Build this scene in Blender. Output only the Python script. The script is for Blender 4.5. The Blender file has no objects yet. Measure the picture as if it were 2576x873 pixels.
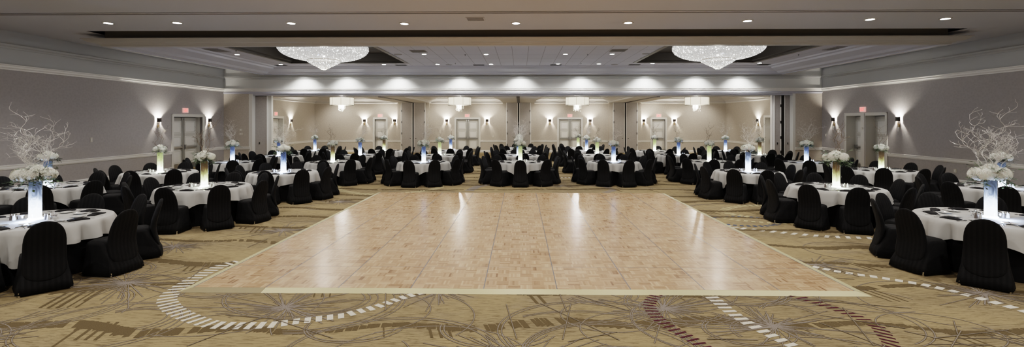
import bpy, math, random
from mathutils import Vector, Matrix
PI = math.pi
sin, cos = math.sin, math.cos
C = bpy.context.scene.collection
sc = bpy.context.scene

# ------------------------------------------------------------------ materials
def mat(name, col=(.5, .5, .5), rough=.6, metal=0, emis=None, es=0, spec=.5, **kw):
    m = bpy.data.materials.new(name); m.use_nodes = True
    b = m.node_tree.nodes['Principled BSDF']
    b.inputs['Base Color'].default_value = (*col, 1)
    b.inputs['Roughness'].default_value = rough
    b.inputs['Metallic'].default_value = metal
    b.inputs['Specular IOR Level'].default_value = spec
    if emis:
        b.inputs['Emission Color'].default_value = (*emis, 1)
        b.inputs['Emission Strength'].default_value = es
    for k, v in kw.items(): b.inputs[k.replace('_', ' ')].default_value = v
    return m
class NT:
    def __init__(s, m): s.t = m.node_tree; s.b = s.t.nodes['Principled BSDF']
    def n(s, typ, ins=None, **props):
        nd = s.t.nodes.new(typ)
        for k, v in props.items(): setattr(nd, k, v)
        for k, v in (ins or {}).items():
            if hasattr(v, 'is_output'): s.t.links.new(v, nd.inputs[k])
            else: nd.inputs[k].default_value = v
        return nd
    def math(s, op, a, b=0.0, c=0.0):
        return s.n('ShaderNodeMath', {0: a, 1: b, 2: c}, operation=op).outputs[0]
    def mix(s, f, a, b):
        nd = s.n('ShaderNodeMix', None, data_type='RGBA')
        for i, v in ((0, f), (6, a), (7, b)):
            if hasattr(v, 'is_output'): s.t.links.new(v, nd.inputs[i])
            else: nd.inputs[i].default_value = v if i == 0 else (*v, 1)
        return nd.outputs[2]
    def ramp(s, f, stops, interp='LINEAR'):
        nd = s.n('ShaderNodeValToRGB', {0: f}); r = nd.color_ramp; r.interpolation = interp
        while len(r.elements) < len(stops): r.elements.new(.5)
        for e, (p, c) in zip(r.elements, stops): e.position = p; e.color = (*c, 1) if len(c) == 3 else c
        return nd.outputs[0]
    def link(s, a, name): s.t.links.new(a, s.b.inputs[name])
    def coord(s, kind='Object', scale=(1, 1, 1), loc=(0, 0, 0)):
        c = s.n('ShaderNodeTexCoord').outputs[kind]
        return s.n('ShaderNodeMapping', {0: c, 1: loc, 3: scale}).outputs[0]
    def bump(s, h, strength=.3, dist=.01):
        s.link(s.n('ShaderNodeBump', {'Height': h, 'Strength': strength, 'Distance': dist}).outputs[0], 'Normal')

M = {}
def wallpaper(name, a, b):
    m = mat(name, a, .75); n = NT(m)
    v = n.n('ShaderNodeTexVoronoi', {'Vector': n.coord(scale=(1, 1, 1)), 'Scale': 13.0}, feature='F1').outputs['Distance']
    f = n.n('ShaderNodeTexNoise', {'Vector': n.coord(scale=(60, 60, 60)), 'Scale': 1.0}).outputs[0]
    r = n.ramp(n.math('ADD', n.math('MULTIPLY', v, .75), n.math('MULTIPLY', f, .35)), [(.25, a), (.75, b)])
    n.link(r, 'Base Color'); n.bump(f, .06, .004)
    return m
M['paper'] = wallpaper('wallpaper', (.375, .355, .35), (.41, .39, .385))
M['paper_warm'] = wallpaper('wallpaper_warm', (.47, .425, .37), (.52, .475, .415))
M['trimw'] = mat('white_trim', (.80, .79, .76), .4)
M['upper'] = mat('upper_wall_paint', (.45, .46, .46), .55)
M['bulk'] = mat('bulkhead_paint', (.68, .69, .68), .5)
M['soffit'] = mat('soffit_paint', (.52, .525, .56), .6)
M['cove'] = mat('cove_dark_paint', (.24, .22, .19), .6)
M['cornice'] = mat('cornice_paint', (.50, .49, .47), .45)
M['cornice_in'] = mat('coffer_side_paint', (.52, .53, .60), .45)
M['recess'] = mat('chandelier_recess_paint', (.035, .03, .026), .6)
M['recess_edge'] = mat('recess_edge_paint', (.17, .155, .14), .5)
M['soffit_far'] = mat('far_room_ceiling_paint', (.66, .64, .62), .55)
M['groove'] = mat('track_groove', (.03, .028, .025), .35, .6)
M['door'] = mat('door_paint', (.58, .57, .53), .45)
M['doorframe'] = mat('door_frame_paint', (.72, .71, .67), .4)
M['steel'] = mat('brushed_steel', (.5, .5, .5), .28, 1)
M['brass'] = mat('antique_brass', (.65, .47, .24), .3, 1)
M['bronze'] = mat('dark_bronze', (.03, .025, .02), .4, .5)
M['hinge'] = mat('dark_hinge', (.05, .05, .05), .4, .7)
M['panel'] = wallpaper('partition_panel', (.36, .335, .315), (.39, .365, .345))
M['red'] = mat('exit_red', (.8, .05, .04), .5, emis=(1, .08, .07), es=1.6)
M['signw'] = mat('exit_sign_face', (.75, .6, .56), .5, emis=(1, .45, .4), es=.35)
M['plate_wall'] = mat('switch_plate', (.6, .57, .5), .4)
M['lamp'] = mat('lamp_lens', (1, 1, 1), .4, emis=(1, .96, .9), es=30)
M['lamp_ring'] = mat('lamp_trim', (.6, .58, .55), .35)
M['grille'] = mat('vent_grey', (.28, .27, .27), .6)
M['grille_dark'] = mat('vent_dark', (.07, .07, .07), .6)
M['china'] = mat('white_china', (.8, .8, .78), .15)
M['chrome'] = mat('polished_chrome', (.8, .8, .8), .1, 1)
M['pepper'] = mat('pepper_fill', (.12, .1, .09), .35)
M['salt'] = mat('salt_fill', (.78, .78, .78), .25)
M['sugar'] = mat('caddy_packets', (.55, .42, .4), .5)
M['glass'] = mat('clear_glass', (1, 1, 1), .03, Transmission_Weight=1.0, IOR=1.3)
M['led_white'] = mat('led_base_glow', (1, 1, 1), .4, emis=(.72, .84, 1), es=9)
M['led_green'] = mat('led_base_glow_warm', (1, 1, 1), .4, emis=(.85, .95, .8), es=6)
M['leaf'] = mat('leaf_green', (.07, .11, .045), .5)
M['leaf2'] = mat('leaf_dark', (.05, .06, .035), .5)
M['petal'] = mat('hydrangea_petal', (.92, .91, .82), .6, Subsurface_Weight=.1)
M['petal_dark'] = mat('hydrangea_heart', (.78, .77, .62), .7)
M['twig_silver'] = mat('silver_twig', (.85, .83, .8), .3, .4)
M['twig_brown'] = mat('brown_twig', (.2, .15, .105), .6)
M['crystal_drop'] = mat('crystal_drop', (.7, .7, .65), .1, emis=(1, .95, .8), es=.15)
M['underfloor'] = mat('void', (.1, .1, .1), .9)

# ceiling tile: fine grid lines
m = M['tile'] = mat('ceiling_tile', (.42, .41, .44), .7); n = NT(m)
br = n.n('ShaderNodeTexBrick', {'Vector': n.coord(loc=(.317, 0, 0)), 'Color1': (.56, .56, .63, 1), 'Color2': (.54, .54, .61, 1), 'Mortar': (.25, .25, .28, 1),
     'Scale': 1.0, 'Mortar Size': .011, 'Mortar Smooth': .3, 'Brick Width': .634, 'Row Height': 1.268}, offset=0.0, squash=1.0)
n.link(br.outputs[0], 'Base Color')
# parquet
def parquet():
    m = mat('parquet', (.5, .35, .22), .2, spec=.5); n = NT(m)
    co = n.n('ShaderNodeTexCoord').outputs['Object']
    rnd = n.n('ShaderNodeObjectInfo').outputs['Random']
    s = n.n('ShaderNodeSeparateXYZ', {0: co}); B = .95 / 6
    X = n.math('DIVIDE', s.outputs[0], B); Y = n.math('DIVIDE', s.outputs[1], B)
    fx, fy = n.math('FLOOR', X), n.math('FLOOR', Y)
    par = n.math('FLOORED_MODULO', n.math('ADD', fx, fy), 2.0)
    lx, ly = n.math('SUBTRACT', X, fx), n.math('SUBTRACT', Y, fy)
    t = n.math('ADD', n.math('MULTIPLY', lx, par), n.math('MULTIPLY', ly, n.math('SUBTRACT', 1.0, par)))
    slat = n.math('FLOOR', n.math('MULTIPLY', t, 6.0))
    v = n.n('ShaderNodeCombineXYZ', {0: n.math('ADD', fx, n.math('MULTIPLY', rnd, 913.0)), 1: fy, 2: slat}).outputs[0]
    w = n.n('ShaderNodeTexWhiteNoise', {0: v}, noise_dimensions='3D').outputs[0]
    w2 = n.n('ShaderNodeTexWhiteNoise', {0: n.n('ShaderNodeCombineXYZ', {0: n.math('ADD', fx, n.math('MULTIPLY', rnd, 517.0)), 1: fy, 2: 77.0}).outputs[0]}, noise_dimensions='3D').outputs[0]
    g = n.n('ShaderNodeTexNoise', {'Vector': n.coord(scale=(25, 25, 25)), 'Scale': 1.0}).outputs[0]
    f = n.math('ADD', n.math('ADD', n.math('MULTIPLY', w, .6), n.math('MULTIPLY', w2, .3)), n.math('MULTIPLY', g, .15))
    c = n.ramp(f, [(.12, (.28, .15, .07)), (.25, (.46, .285, .15)), (.6, (.565, .375, .215)), (.92, (.67, .485, .30))])
    edge = n.math('LESS_THAN', n.math('SUBTRACT', n.math('MULTIPLY', t, 6.0), slat), .07)
    c = n.mix(n.math('MULTIPLY', edge, .22), c, (.2, .11, .05))
    n.link(c, 'Base Color')
    r = n.n('ShaderNodeTexNoise', {'Vector': n.coord(scale=(3, 3, 3)), 'Scale': 1.0}).outputs[0]
    n.link(n.math('MULTIPLY_ADD', r, .16, .16), 'Roughness')
    return m
M['parquet'] = parquet()
M['ramp_gold'] = mat('floor_edge_tan', (.68, .61, .36), .35, .1)
M['ramp_olive'] = mat('floor_edge_olive', (.30, .24, .12), .5)
M['seam'] = mat('floor_seam_metal', (.22, .24, .27), .35, .7)
# carpet
def carpet():
    m = mat('carpet', (.3, .24, .13), .95, spec=.1); n = NT(m)
    st = n.n('ShaderNodeTexNoise', {'Vector': n.coord(scale=(5, 75, 1)), 'Scale': 1.0, 'Detail': 3.0, 'Roughness': .65}).outputs[0]
    big = n.n('ShaderNodeTexNoise', {'Vector': n.coord(scale=(.35, .9, 1)), 'Scale': 1.0, 'Detail': 2.0}).outputs[0]
    fine = n.n('ShaderNodeTexNoise', {'Vector': n.coord(scale=(160, 160, 1)), 'Scale': 1.0}).outputs[0]
    base = n.mix(n.ramp(big, [(.42, (0, 0, 0)), (.62, (1, 1, 1))]), (.365, .28, .152), (.31, .243, .145))
    gray = n.n('ShaderNodeTexNoise', {'Vector': n.coord(scale=(.5, 1.1, 1), loc=(7, 3, 0)), 'Scale': 1.0, 'Detail': 5.0, 'Roughness': .6}).outputs[0]
    base = n.mix(n.ramp(gray, [(.56, (0, 0, 0)), (.72, (.7, .7, .7))]), base, (.24, .20, .155))
    th = n.math('ADD', st, n.math('MULTIPLY', n.math('SUBTRACT', big, .5), .22))
    k = n.ramp(th, [(.53, (0, 0, 0)), (.56, (1, 1, 1))])
    c = n.mix(n.math('MULTIPLY', k, .85), base, (.125, .09, .045))
    c = n.mix(n.math('MULTIPLY', fine, .3), c, (.2, .15, .08))
    n.link(c, 'Base Color'); n.bump(fine, .12, .003)
    return m
M['carpet'] = carpet()
def yarn(name, col):
    m = mat(name, col, .95, spec=.1); n = NT(m)
    f = n.n('ShaderNodeTexNoise', {'Vector': n.coord(scale=(90, 160, 1)), 'Scale': 1.0}).outputs[0]
    n.link(n.ramp(f, [(.3, tuple(c * .72 for c in col)), (.7, tuple(c * 1.2 for c in col))]), 'Base Color')
    return m
M['y_dark'] = yarn('yarn_brown', (.125, .092, .048))
M['y_grey'] = yarn('yarn_grey', (.27, .235, .205))
M['y_white'] = yarn('yarn_white', (.72, .68, .58))
M['y_cream'] = yarn('yarn_cream', (.5, .42, .24))
M['y_maroon'] = yarn('yarn_maroon', (.075, .018, .03))
M['y_blue'] = yarn('yarn_blue', (.09, .11, .16))
# fabrics
def black_fabric():
    m = mat('black_satin_stripe', (.01, .01, .011), .55, spec=.22); n = NT(m)
    s = n.n('ShaderNodeSeparateXYZ', {0: n.n('ShaderNodeTexCoord').outputs['Object']})
    w = n.math('SINE', n.math('MULTIPLY', s.outputs[0], 114.0))
    k = n.math('GREATER_THAN', w, 0.0)
    n.link(n.mix(k, (.003, .003, .0034), (.005, .005, .0056)), 'Base Color')
    n.link(n.math('MULTIPLY_ADD', k, -.06, .8), 'Roughness')
    f = n.n('ShaderNodeTexNoise', {'Vector': n.coord(scale=(9, 9, 5)), 'Scale': 1.0, 'Detail': 3.0}).outputs[0]
    n.bump(f, .5, .03)
    return m
M['blk'] = black_fabric()
m = M['blk_plain'] = mat('black_linen', (.005, .005, .0055), .8, spec=.2); n = NT(m)
n.bump(n.n('ShaderNodeTexNoise', {'Vector': n.coord(scale=(14, 14, 3)), 'Scale': 1.0}).outputs[0], .5, .02)
M['napkin'] = mat('black_napkin', (.012, .011, .012), .75, spec=.25)
m = M['linen'] = mat('white_linen', (.50, .495, .475), .75, spec=.3); n = NT(m)
n.bump(n.n('ShaderNodeTexNoise', {'Vector': n.coord(scale=(6, 6, 3)), 'Scale': 1.0, 'Detail': 3.0}).outputs[0], .45, .025)
# vase fillings (water, curled wood strips); base LED's glow painted in, fading upward
def filling(name, stops, strength, swirl):
    m = mat(name, (.5, .5, .5), .3); n = NT(m)
    s = n.n('ShaderNodeSeparateXYZ', {0: n.n('ShaderNodeTexCoord').outputs['Object']})
    h = n.math('DIVIDE', s.outputs[2], .6)
    w = n.n('ShaderNodeTexNoise', {'Vector': n.coord(scale=(9, 9, 4)), 'Scale': 1.0, 'Detail': 5.0, 'Distortion': 2.5}).outputs[0]
    hh = n.math('ADD', h, n.math('MULTIPLY', n.math('SUBTRACT', w, .5), swirl))
    c = n.ramp(hh, stops)
    n.link(c, 'Base Color'); n.link(c, 'Emission Color')
    st = n.ramp(n.math('ADD', h, n.math('MULTIPLY', n.math('SUBTRACT', w, .5), .35)), strength)
    n.link(n.math('MULTIPLY', st, 10.0), 'Emission Strength')
    return m
g = lambda v: (v, v, v)
M['fill_blue'] = filling('filling_blue', [(0, (.8, .9, 1)), (.35, (.45, .62, 1)), (.65, (.14, .22, .55)), (1, (.09, .12, .24))], [(0, g(.8)), (.22, g(.4)), (.42, g(.10)), (.7, g(.03)), (1, g(.02))], .7)
M['fill_silver'] = filling('filling_silver', [(0, (.8, .9, 1)), (.4, (.55, .7, 1)), (.65, (.22, .3, .5)), (1, (.10, .13, .2))], [(0, g(.8)), (.25, g(.45)), (.5, g(.12)), (.75, g(.03)), (1, g(.02))], .8)
M['fill_amber'] = filling('filling_amber', [(0, (.85, .95, .85)), (.22, (.72, .8, .4)), (.45, (.42, .42, .16)), (.62, (.17, .11, .05)), (1, (.09, .06, .035))], [(0, g(.8)), (.2, g(.22)), (.45, g(.075)), (.7, g(.03)), (1, g(.012))], .35)
M['fill_green'] = filling('filling_green', [(0, (.85, .95, .9)), (.3, (.75, .85, .45)), (.6, (.45, .55, .2)), (1, (.28, .34, .14))], [(0, g(.8)), (.25, g(.22)), (.5, g(.1)), (1, g(.035))], .5)
# chandelier crystal, its sparkle painted as random emission per piece
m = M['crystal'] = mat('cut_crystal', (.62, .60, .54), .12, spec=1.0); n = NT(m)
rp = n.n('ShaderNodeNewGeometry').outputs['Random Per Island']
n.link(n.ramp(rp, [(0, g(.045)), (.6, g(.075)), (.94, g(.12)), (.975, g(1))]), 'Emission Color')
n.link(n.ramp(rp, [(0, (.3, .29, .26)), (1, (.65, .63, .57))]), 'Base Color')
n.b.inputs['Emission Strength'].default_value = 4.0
m = M['shade'] = mat('drum_shade_fabric', (.75, .7, .58), .7, emis=(1, .9, .7), es=1.0); n = NT(m)
s_ = n.n('ShaderNodeSeparateXYZ', {0: n.n('ShaderNodeTexCoord').outputs['Object']})
lay = n.n('ShaderNodeLayerWeight', {0: .35}).outputs['Facing']
n.link(n.ramp(lay, [(.0, g(1)), (.45, g(.8)), (1, g(.4))]), 'Emission Strength')

# ------------------------------------------------------------------ mesh tools
class MB:
    def __init__(s): s.v = []; s.f = []; s.m = []; s.mats = []
    def mi(s, m):
        if m not in s.mats: s.mats.append(m)
        return s.mats.index(m)
    def add(s, vs, fs, m, T=None):
        o = len(s.v)
        s.v += [tuple(T @ Vector(p)) for p in vs] if T is not None else [tuple(p) for p in vs]
        k = s.mi(m)
        for f in fs: s.f.append(tuple(i + o for i in f)); s.m.append(k)
    def box(s, a, b, m, T=None):
        x0, y0, z0 = [min(p, q) for p, q in zip(a, b)]; x1, y1, z1 = [max(p, q) for p, q in zip(a, b)]
        s.add([(x0, y0, z0), (x1, y0, z0), (x1, y1, z0), (x0, y1, z0), (x0, y0, z1), (x1, y0, z1), (x1, y1, z1), (x0, y1, z1)],
              [(0, 3, 2, 1), (4, 5, 6, 7), (0, 1, 5, 4), (1, 2, 6, 5), (2, 3, 7, 6), (3, 0, 4, 7)], m, T)
    def loft(s, rings, m, cap0=True, cap1=True, closed=True, T=None):
        n = len(rings[0]); vs = [p for r in rings for p in r]; fs = []
        for k in range(len(rings) - 1):
            for i in range(n if closed else n - 1):
                j = (i + 1) % n
                fs.append((k * n + i, k * n + j, (k + 1) * n + j, (k + 1) * n + i))
        if cap0: fs.append(tuple(range(n - 1, -1, -1)))
        if cap1: fs.append(tuple((len(rings) - 1) * n + i for i in range(n)))
        s.add(vs, fs, m, T)
    def lathe(s, prof, m, N=24, T=None, cap0=True, cap1=True):
        s.loft([[(r * cos(2 * PI * i / N), r * sin(2 * PI * i / N), z) for i in range(N)] for r, z in prof], m, cap0, cap1, True, T)
    def tube(s, pts, r0, r1, m, N=4, T=None):
        rings = []; n = len(pts)
        up = Vector((.3, .2, .93))
        for i, p in enumerate(pts):
            d = (Vector(pts[min(i + 1, n - 1)]) - Vector(pts[max(i - 1, 0)]))
            d = d.normalized() if d.length > 1e-9 else Vector((0, 0, 1))
            a = d.cross(up)
            if a.length < .05: a = d.cross(Vector((1, 0, 0)))
            a.normalize(); b = d.cross(a)
            r = r0 + (r1 - r0) * i / (n - 1)
            rings.append([tuple(Vector(p) + a * (r * cos(2 * PI * k / N)) + b * (r * sin(2 * PI * k / N))) for k in range(N)])
        s.loft(rings, m, T=T)
    def extr(s, A, B, nrm, prof, m):          # profile (out, z) swept along A->B (xy), nrm = outward xy
        r = []
        for P in (A, B): r.append([(P[0] + nrm[0] * d, P[1] + nrm[1] * d, z) for d, z in prof])
        s.loft(r, m)
    def strip(s, pts, w, z, m):               # flat ribbon on the floor
        vs = []; n = len(pts)
        for i, (x, y) in enumerate(pts):
            ax, ay = pts[max(i - 1, 0)]; bx, by = pts[min(i + 1, n - 1)]
            dx, dy = bx - ax, by - ay; L = math.hypot(dx, dy) or 1
            vs += [(x - dy / L * w / 2, y + dx / L * w / 2, z), (x + dy / L * w / 2, y - dx / L * w / 2, z)]
        s.add(vs, [(2 * i + 1, 2 * i + 3, 2 * i + 2, 2 * i) for i in range(n - 1)], m)
    def mesh(s, name, smooth=False):
        me = bpy.data.meshes.new(name); me.from_pydata(s.v, [], s.f)
        for m in s.mats: me.materials.append(m)
        me.polygons.foreach_set('material_index', s.m)
        if smooth: me.polygons.foreach_set('use_smooth', [True] * len(me.polygons))
        me.update()
        if smooth == 'auto':
            me.set_sharp_from_angle(angle=.7)
        return me
def link(name, me, parent=None, loc=(0, 0, 0), rz=0, **props):
    o = bpy.data.objects.new(name, me); C.objects.link(o)
    o.location = loc; o.rotation_euler = (0, 0, rz)
    if parent: o.parent = parent
    for k, v in props.items(): o[k] = v
    return o
def thing(name, label, cat, loc=(0, 0, 0), rz=0, group=None, me=None):
    o = link(name, me, None, loc, rz, label=label, category=cat)
    if group: o['group'] = group
    return o
def struct(name, mb, smooth=False, label=None):
    o = link(name, mb.mesh(name, smooth), kind='structure')
    if label: o['label'] = label; 
    return o
RZ = lambda a: Matrix.Rotation(a, 4, 'Z')
TR = lambda x, y, z: Matrix.Translation((x, y, z))

# ------------------------------------------------------------------ camera
F, YAW, CYH, H = 1225.0, .017, 306.5, 2.19
cam = bpy.data.cameras.new('camera'); co = bpy.data.objects.new('camera', cam); C.objects.link(co)
co.location = (0, 0, H); co.rotation_euler = (PI / 2, 0, YAW)
cam.sensor_width = 36; cam.lens = F / 2576 * 36; cam.shift_y = -(436.5 - CYH) / 2576; cam.clip_end = 200
sc.camera = co
def px(X, Y, Z):
    d = Y * cos(YAW) - X * sin(YAW); r = X * cos(YAW) + Y * sin(YAW)
    return 1288 + F * r / max(d, .01), CYH + F * (H - Z) / max(d, .01), d

# ------------------------------------------------------------------ room shell
XL, XR, Y1, YB, YR = -15.5, 15.45, 25.2, 34.8, -5.0
FXL, FXR = -14.8, 14.6
ZT = 5.0
random.seed(5)
# carpet with its woven pattern
fl = MB()
fl.add([(XL - 1.2, YR, 0), (XR + 1.2, YR, 0), (XR + 1.2, YB + .8, 0), (XL - 1.2, YB + .8, 0)], [(0, 1, 2, 3)], M['carpet'])
zc = [.0010]
def nz(): zc[0] += 1e-6; return zc[0]
k = 0; yb = 2.95
while yb < 34:
    x = -15.4; ph = random.uniform(0, 6)
    w1, w2 = random.uniform(.5, .8), random.uniform(1.2, 1.9)
    while x < 15.3:
        amp = .35 + .65 * (.5 + .5 * sin(x * w1 * 1.7 + ph))
        yy = yb + .16 * sin(x * w1 + ph) + .07 * sin(x * w2 * 2 + ph)
        h = .06 + .2 * amp * random.uniform(.5, 1) ** .6
        L = random.uniform(.025, .1); sl = -h * (.28 + .2 * sin(x * .9 + ph))
        if random.random() < .93:
            fl.add([(x, yy, nz()), (x + L, yy + random.uniform(-.012, .012), zc[0]), (x + L - sl, yy - h * random.uniform(.7, 1), zc[0]), (x - sl, yy - h, zc[0])], [(0, 3, 2, 1)], M['y_dark'])
        if random.random() < .03:
            Ls = random.uniform(.3, .75); w = random.uniform(.018, .04)
            for q in range(random.choice((1, 2, 3))):
                o = q * .1
                fl.add([(x + o, yy, nz()), (x + o + w, yy, zc[0]), (x + o + w + Ls * .3, yy - Ls, zc[0]), (x + o + Ls * .3, yy - Ls, zc[0])], [(0, 3, 2, 1)], M['y_dark'])
        x += L + random.uniform(-.008, .016)
    yb += 1.17
zc[0] = .0018
def dline(pts, g=.0085, d=.007):
    z = nz(); fl.strip(pts, g + d * 1.6, z, M['y_dark']); fl.strip([(x + .001, y + .001) for x, y in pts], g, z + .0004, M['y_grey'])
for i in range(170):                            # thin looping grey lines
    if i < 46: cx, cy = random.uniform(-7, 7), random.uniform(4.0, 6.6)
    else: cx, cy = random.uniform(-15, 15), random.uniform(5, 34)
    if -4 < cx < 4 and 7 < cy < 14: continue
    r = random.uniform(.25, .95); a0 = random.uniform(0, 6.3); sp = random.uniform(2.2, 6.2)
    for q in range(random.choice((1, 2, 2, 3))):
        rr = r + q * random.uniform(.03, .05); ox = q * .02
        dline([(cx + ox + rr * 1.25 * cos(a0 + sp * j / 40), cy + rr * sin(a0 + sp * j / 40)) for j in range(41)])
bursts = [(-2.76, 5.69, 1), (-5.35, 6.53, 1), (1.68, 5.72, .9), (4.53, 7.56, .8), (2.71, 5.25, .8), (-1.07, 6.3, .7), (5.9, 6.3, .7), (-4.8, 9.73, .8), (-6.07, 8.46, .8), (.1, 4.4, 1.1), (-5.6, 4.7, .8), (5.2, 4.6, .9)]
for i in range(26): bursts.append((random.uniform(-14, 14), random.uniform(9, 33), .8))
for cx, cy, s in bursts:
    for q in range(80):
        a = random.uniform(0, 2 * PI); L = s * random.uniform(.15, .75) ** 1.1 * (1.6 if random.random() < .15 else 1)
        st = .04 * random.random()
        p0 = (cx + st * cos(a + 1), cy + st * sin(a + 1)); p1 = (cx + 1.35 * L * cos(a), cy + L * sin(a))
        dline([p0, p1], .007, .006)
for i in range(110):                            # stray straight lines
    cx, cy = random.uniform(-8, 8), random.uniform(4.0, 7.0) if i < 60 else random.uniform(7, 20)
    a = random.uniform(0, PI); L = random.uniform(.4, 1.3)
    dline([(cx, cy), (cx + L * cos(a), cy + L * sin(a))], .006, .006)
zc[0] = .0032
def dashes(path, step, wid, length, m, skew=0.0):
    segs = []; tot = 0
    for (x0, y0), (x1, y1) in zip(path, path[1:]):
        L = math.hypot(x1 - x0, y1 - y0); segs.append((tot, L, x0, y0, x1, y1)); tot += L
    n = max(2, int(tot / step))
    for i in range(n):
        t = (i + .5) / n; d = t * tot
        for s0, L, x0, y0, x1, y1 in segs:
            if d <= s0 + L + 1e-6: break
        u = (d - s0) / L; x, y = x0 + (x1 - x0) * u, y0 + (y1 - y0) * u
        dx, dy = (x1 - x0) / L, (y1 - y0) / L; nx, ny = -dy + skew * dx, dx + skew * dy
        w = wid(t) / 2; l = length(t) / 2; z = nz()
        fl.add([(x - dx * w - nx * l, y - dy * w - ny * l, z), (x + dx * w - nx * l, y + dy * w - ny * l, z), (x + dx * w + nx * l, y + dy * w + ny * l, z), (x - dx * w + nx * l, y - dy * w + ny * l, z)], [(0, 1, 2, 3)], m)
W1 = [(-1.25, 6.24), (-1.48, 6.02), (-1.69, 5.74), (-1.87, 5.58), (-2.01, 5.46), (-2.24, 5.37), (-2.47, 5.29), (-2.65, 5.21), (-2.85, 5.18), (-3.07, 5.17), (-3.29, 5.19), (-3.53, 5.29), (-3.78, 5.43), (-4.04, 5.6), (-4.29, 5.84), (-4.4, 6.0), (-4.47, 6.19), (-4.52, 6.44), (-4.56, 6.74), (-4.56, 7.01), (-4.54, 7.35), (-4.4, 7.58)]
dashes(W1, .115, lambda t: .065 if t < .45 else .05, lambda t: .12 + .09 * min(1, t * 1.6), M['y_white'])
dashes([(2.37, 6.27), (2.40, 6.02), (2.41, 5.71), (2.47, 5.35), (2.57, 5.03), (2.67, 4.78), (2.77, 4.57)], .105, lambda t: .055, lambda t: .17 - .04 * t, M['y_white'])
dashes([(4.4, 7.46), (4.51, 7.34), (4.61, 7.22), (4.8, 7.08), (5.0, 6.96), (5.21, 6.8), (5.41, 6.64), (5.55, 6.45), (5.64, 6.26), (5.73, 6.04), (5.79, 5.86), (5.85, 5.65)], .14, lambda t: .085, lambda t: .11 + .04 * t, M['y_white'])
dashes([(4.31, 10.41), (4.47, 10.11), (4.92, 9.86), (5.16, 9.72), (5.39, 9.59), (5.66, 9.46), (5.91, 9.37), (6.32, 9.31), (6.65, 9.25)], .17, lambda t: .075, lambda t: .2, M['y_white'], .3)
dashes([(-4.43, 14.63), (-4.96, 14.78), (-5.48, 15.2), (-5.89, 15.64), (-6.14, 16.11), (-6.16, 16.72), (-5.9, 17.38), (-5.51, 17.73), (-5.04, 17.86)], .15, lambda t: .1, lambda t: .28, M['y_cream'])
dashes([(-2.76, 16.78), (-2.68, 16.07), (-2.92, 15.6), (-3.21, 15.15), (-3.54, 14.97)], .15, lambda t: .12, lambda t: .28, M['y_cream'])
dashes([(1.42, 19.12), (1.81, 19.13), (2.28, 19.14)], .13, lambda t: .07, lambda t: .2, M['y_white'])
dashes([(1.84, 6.29), (1.72, 6.19), (1.59, 5.98), (1.53, 5.81), (1.52, 5.63), (1.53, 5.44), (1.57, 5.28), (1.63, 5.13), (1.69, 5.01), (1.75, 4.88), (1.8, 4.71)], .085, lambda t: .028, lambda t: .15, M['y_maroon'])
dashes([(3.36, 6.29), (3.48, 6.14), (3.6, 5.94), (3.7, 5.73), (3.77, 5.56), (3.82, 5.37), (3.8, 5.21), (3.73, 5.05), (3.67, 4.89), (3.57, 4.74)], .09, lambda t: .03, lambda t: .15, M['y_maroon'], .3)
dashes([(4.92 + .72 * cos(a / 24 * 2 * PI), 10.82 + .52 * sin(a / 24 * 2 * PI)) for a in range(25)], .13, lambda t: .075, lambda t: .13, M['y_blue'])
dashes([(4.6, 11.2), (4.85, 10.9), (5.1, 10.75), (5.5, 10.6), (5.9, 10.5)], .15, lambda t: .08, lambda t: .15, M['y_cream'])
dashes([(6.4, 12.86), (5.81, 12.79), (5.25, 12.43), (4.96, 12.0), (5.0, 11.6), (5.3, 11.3)], .15, lambda t: .09, lambda t: .22, M['y_cream'])
dashes([(-1.63, 15.44), (-1.46, 16.39), (-.97, 17.24), (-.27, 17.48)], .1, lambda t: .085, lambda t: .3, M['y_grey'])
dashes([(2.3, 16.9), (2.9, 16.4), (3.0, 15.6), (2.6, 15.1)], .12, lambda t: .08, lambda t: .25, M['y_grey'])
struct('floor', fl)

# dance floor: 9 x 9 parquet panels with bevelled edge strips
P = .95; HW = 4.5 * P; DY0 = 6.30
dance = thing('dance_floor', 'large square portable parquet dance floor laid on the carpet', 'dance floor', (0, DY0, 0))
pm = MB(); e = .004
pm.box((e, e, 0), (P - e, P - e, .028), M['parquet']); pm = pm.mesh('parquet_panel')
for i in range(9):
    for j in range(9): link('floor_panel', pm, dance, (-HW + i * P, j * P, 0))
sm = MB()
for i in range(10):
    x = -HW + i * P; sm.box((x - .0055, 0, .004), (x + .0055, 9 * P, .0285), M['seam'])
for j in range(1, 9): sm.box((-HW, j * P - .003, .004), (HW, j * P + .003, .0278), M['seam'])
link('seam_strips', sm.mesh('seam_strips'), dance)
def edge(mname, m0=0, m1=0):
    b = MB(); w = .13
    b.add([(-m0 * w, -w, .002), (P + m1 * w, -w, .002), (P, 0, .028), (0, 0, .028), (0, 0, 0), (P, 0, 0)], [(0, 1, 2, 3), (0, 3, 4), (1, 5, 2), (0, 4, 5, 1), (3, 2, 5, 4)], M[mname])
    return b.mesh('edge_strip')
E0, EL, ER = edge('ramp_gold'), edge('ramp_gold', 1, 0), edge('ramp_gold', 0, 1)
for i in range(9):
    me = E0 if 0 < i < 8 else (EL if i == 0 else ER)
    o = link('edge_strip', edge('ramp_olive', 1, 0) if i == 0 else me, dance, (-HW + i * P + (.003 if i else 0), 0, 0))
    if i == 0: o['label'] = 'dull olive edge strip'
    link('edge_strip', me, dance, (HW - i * P, 9 * P, 0), PI)
    link('edge_strip', me, dance, (HW, i * P, 0), PI / 2)
    link('edge_strip', me, dance, (-HW, 9 * P - i * P, 0), -PI / 2)

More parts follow.
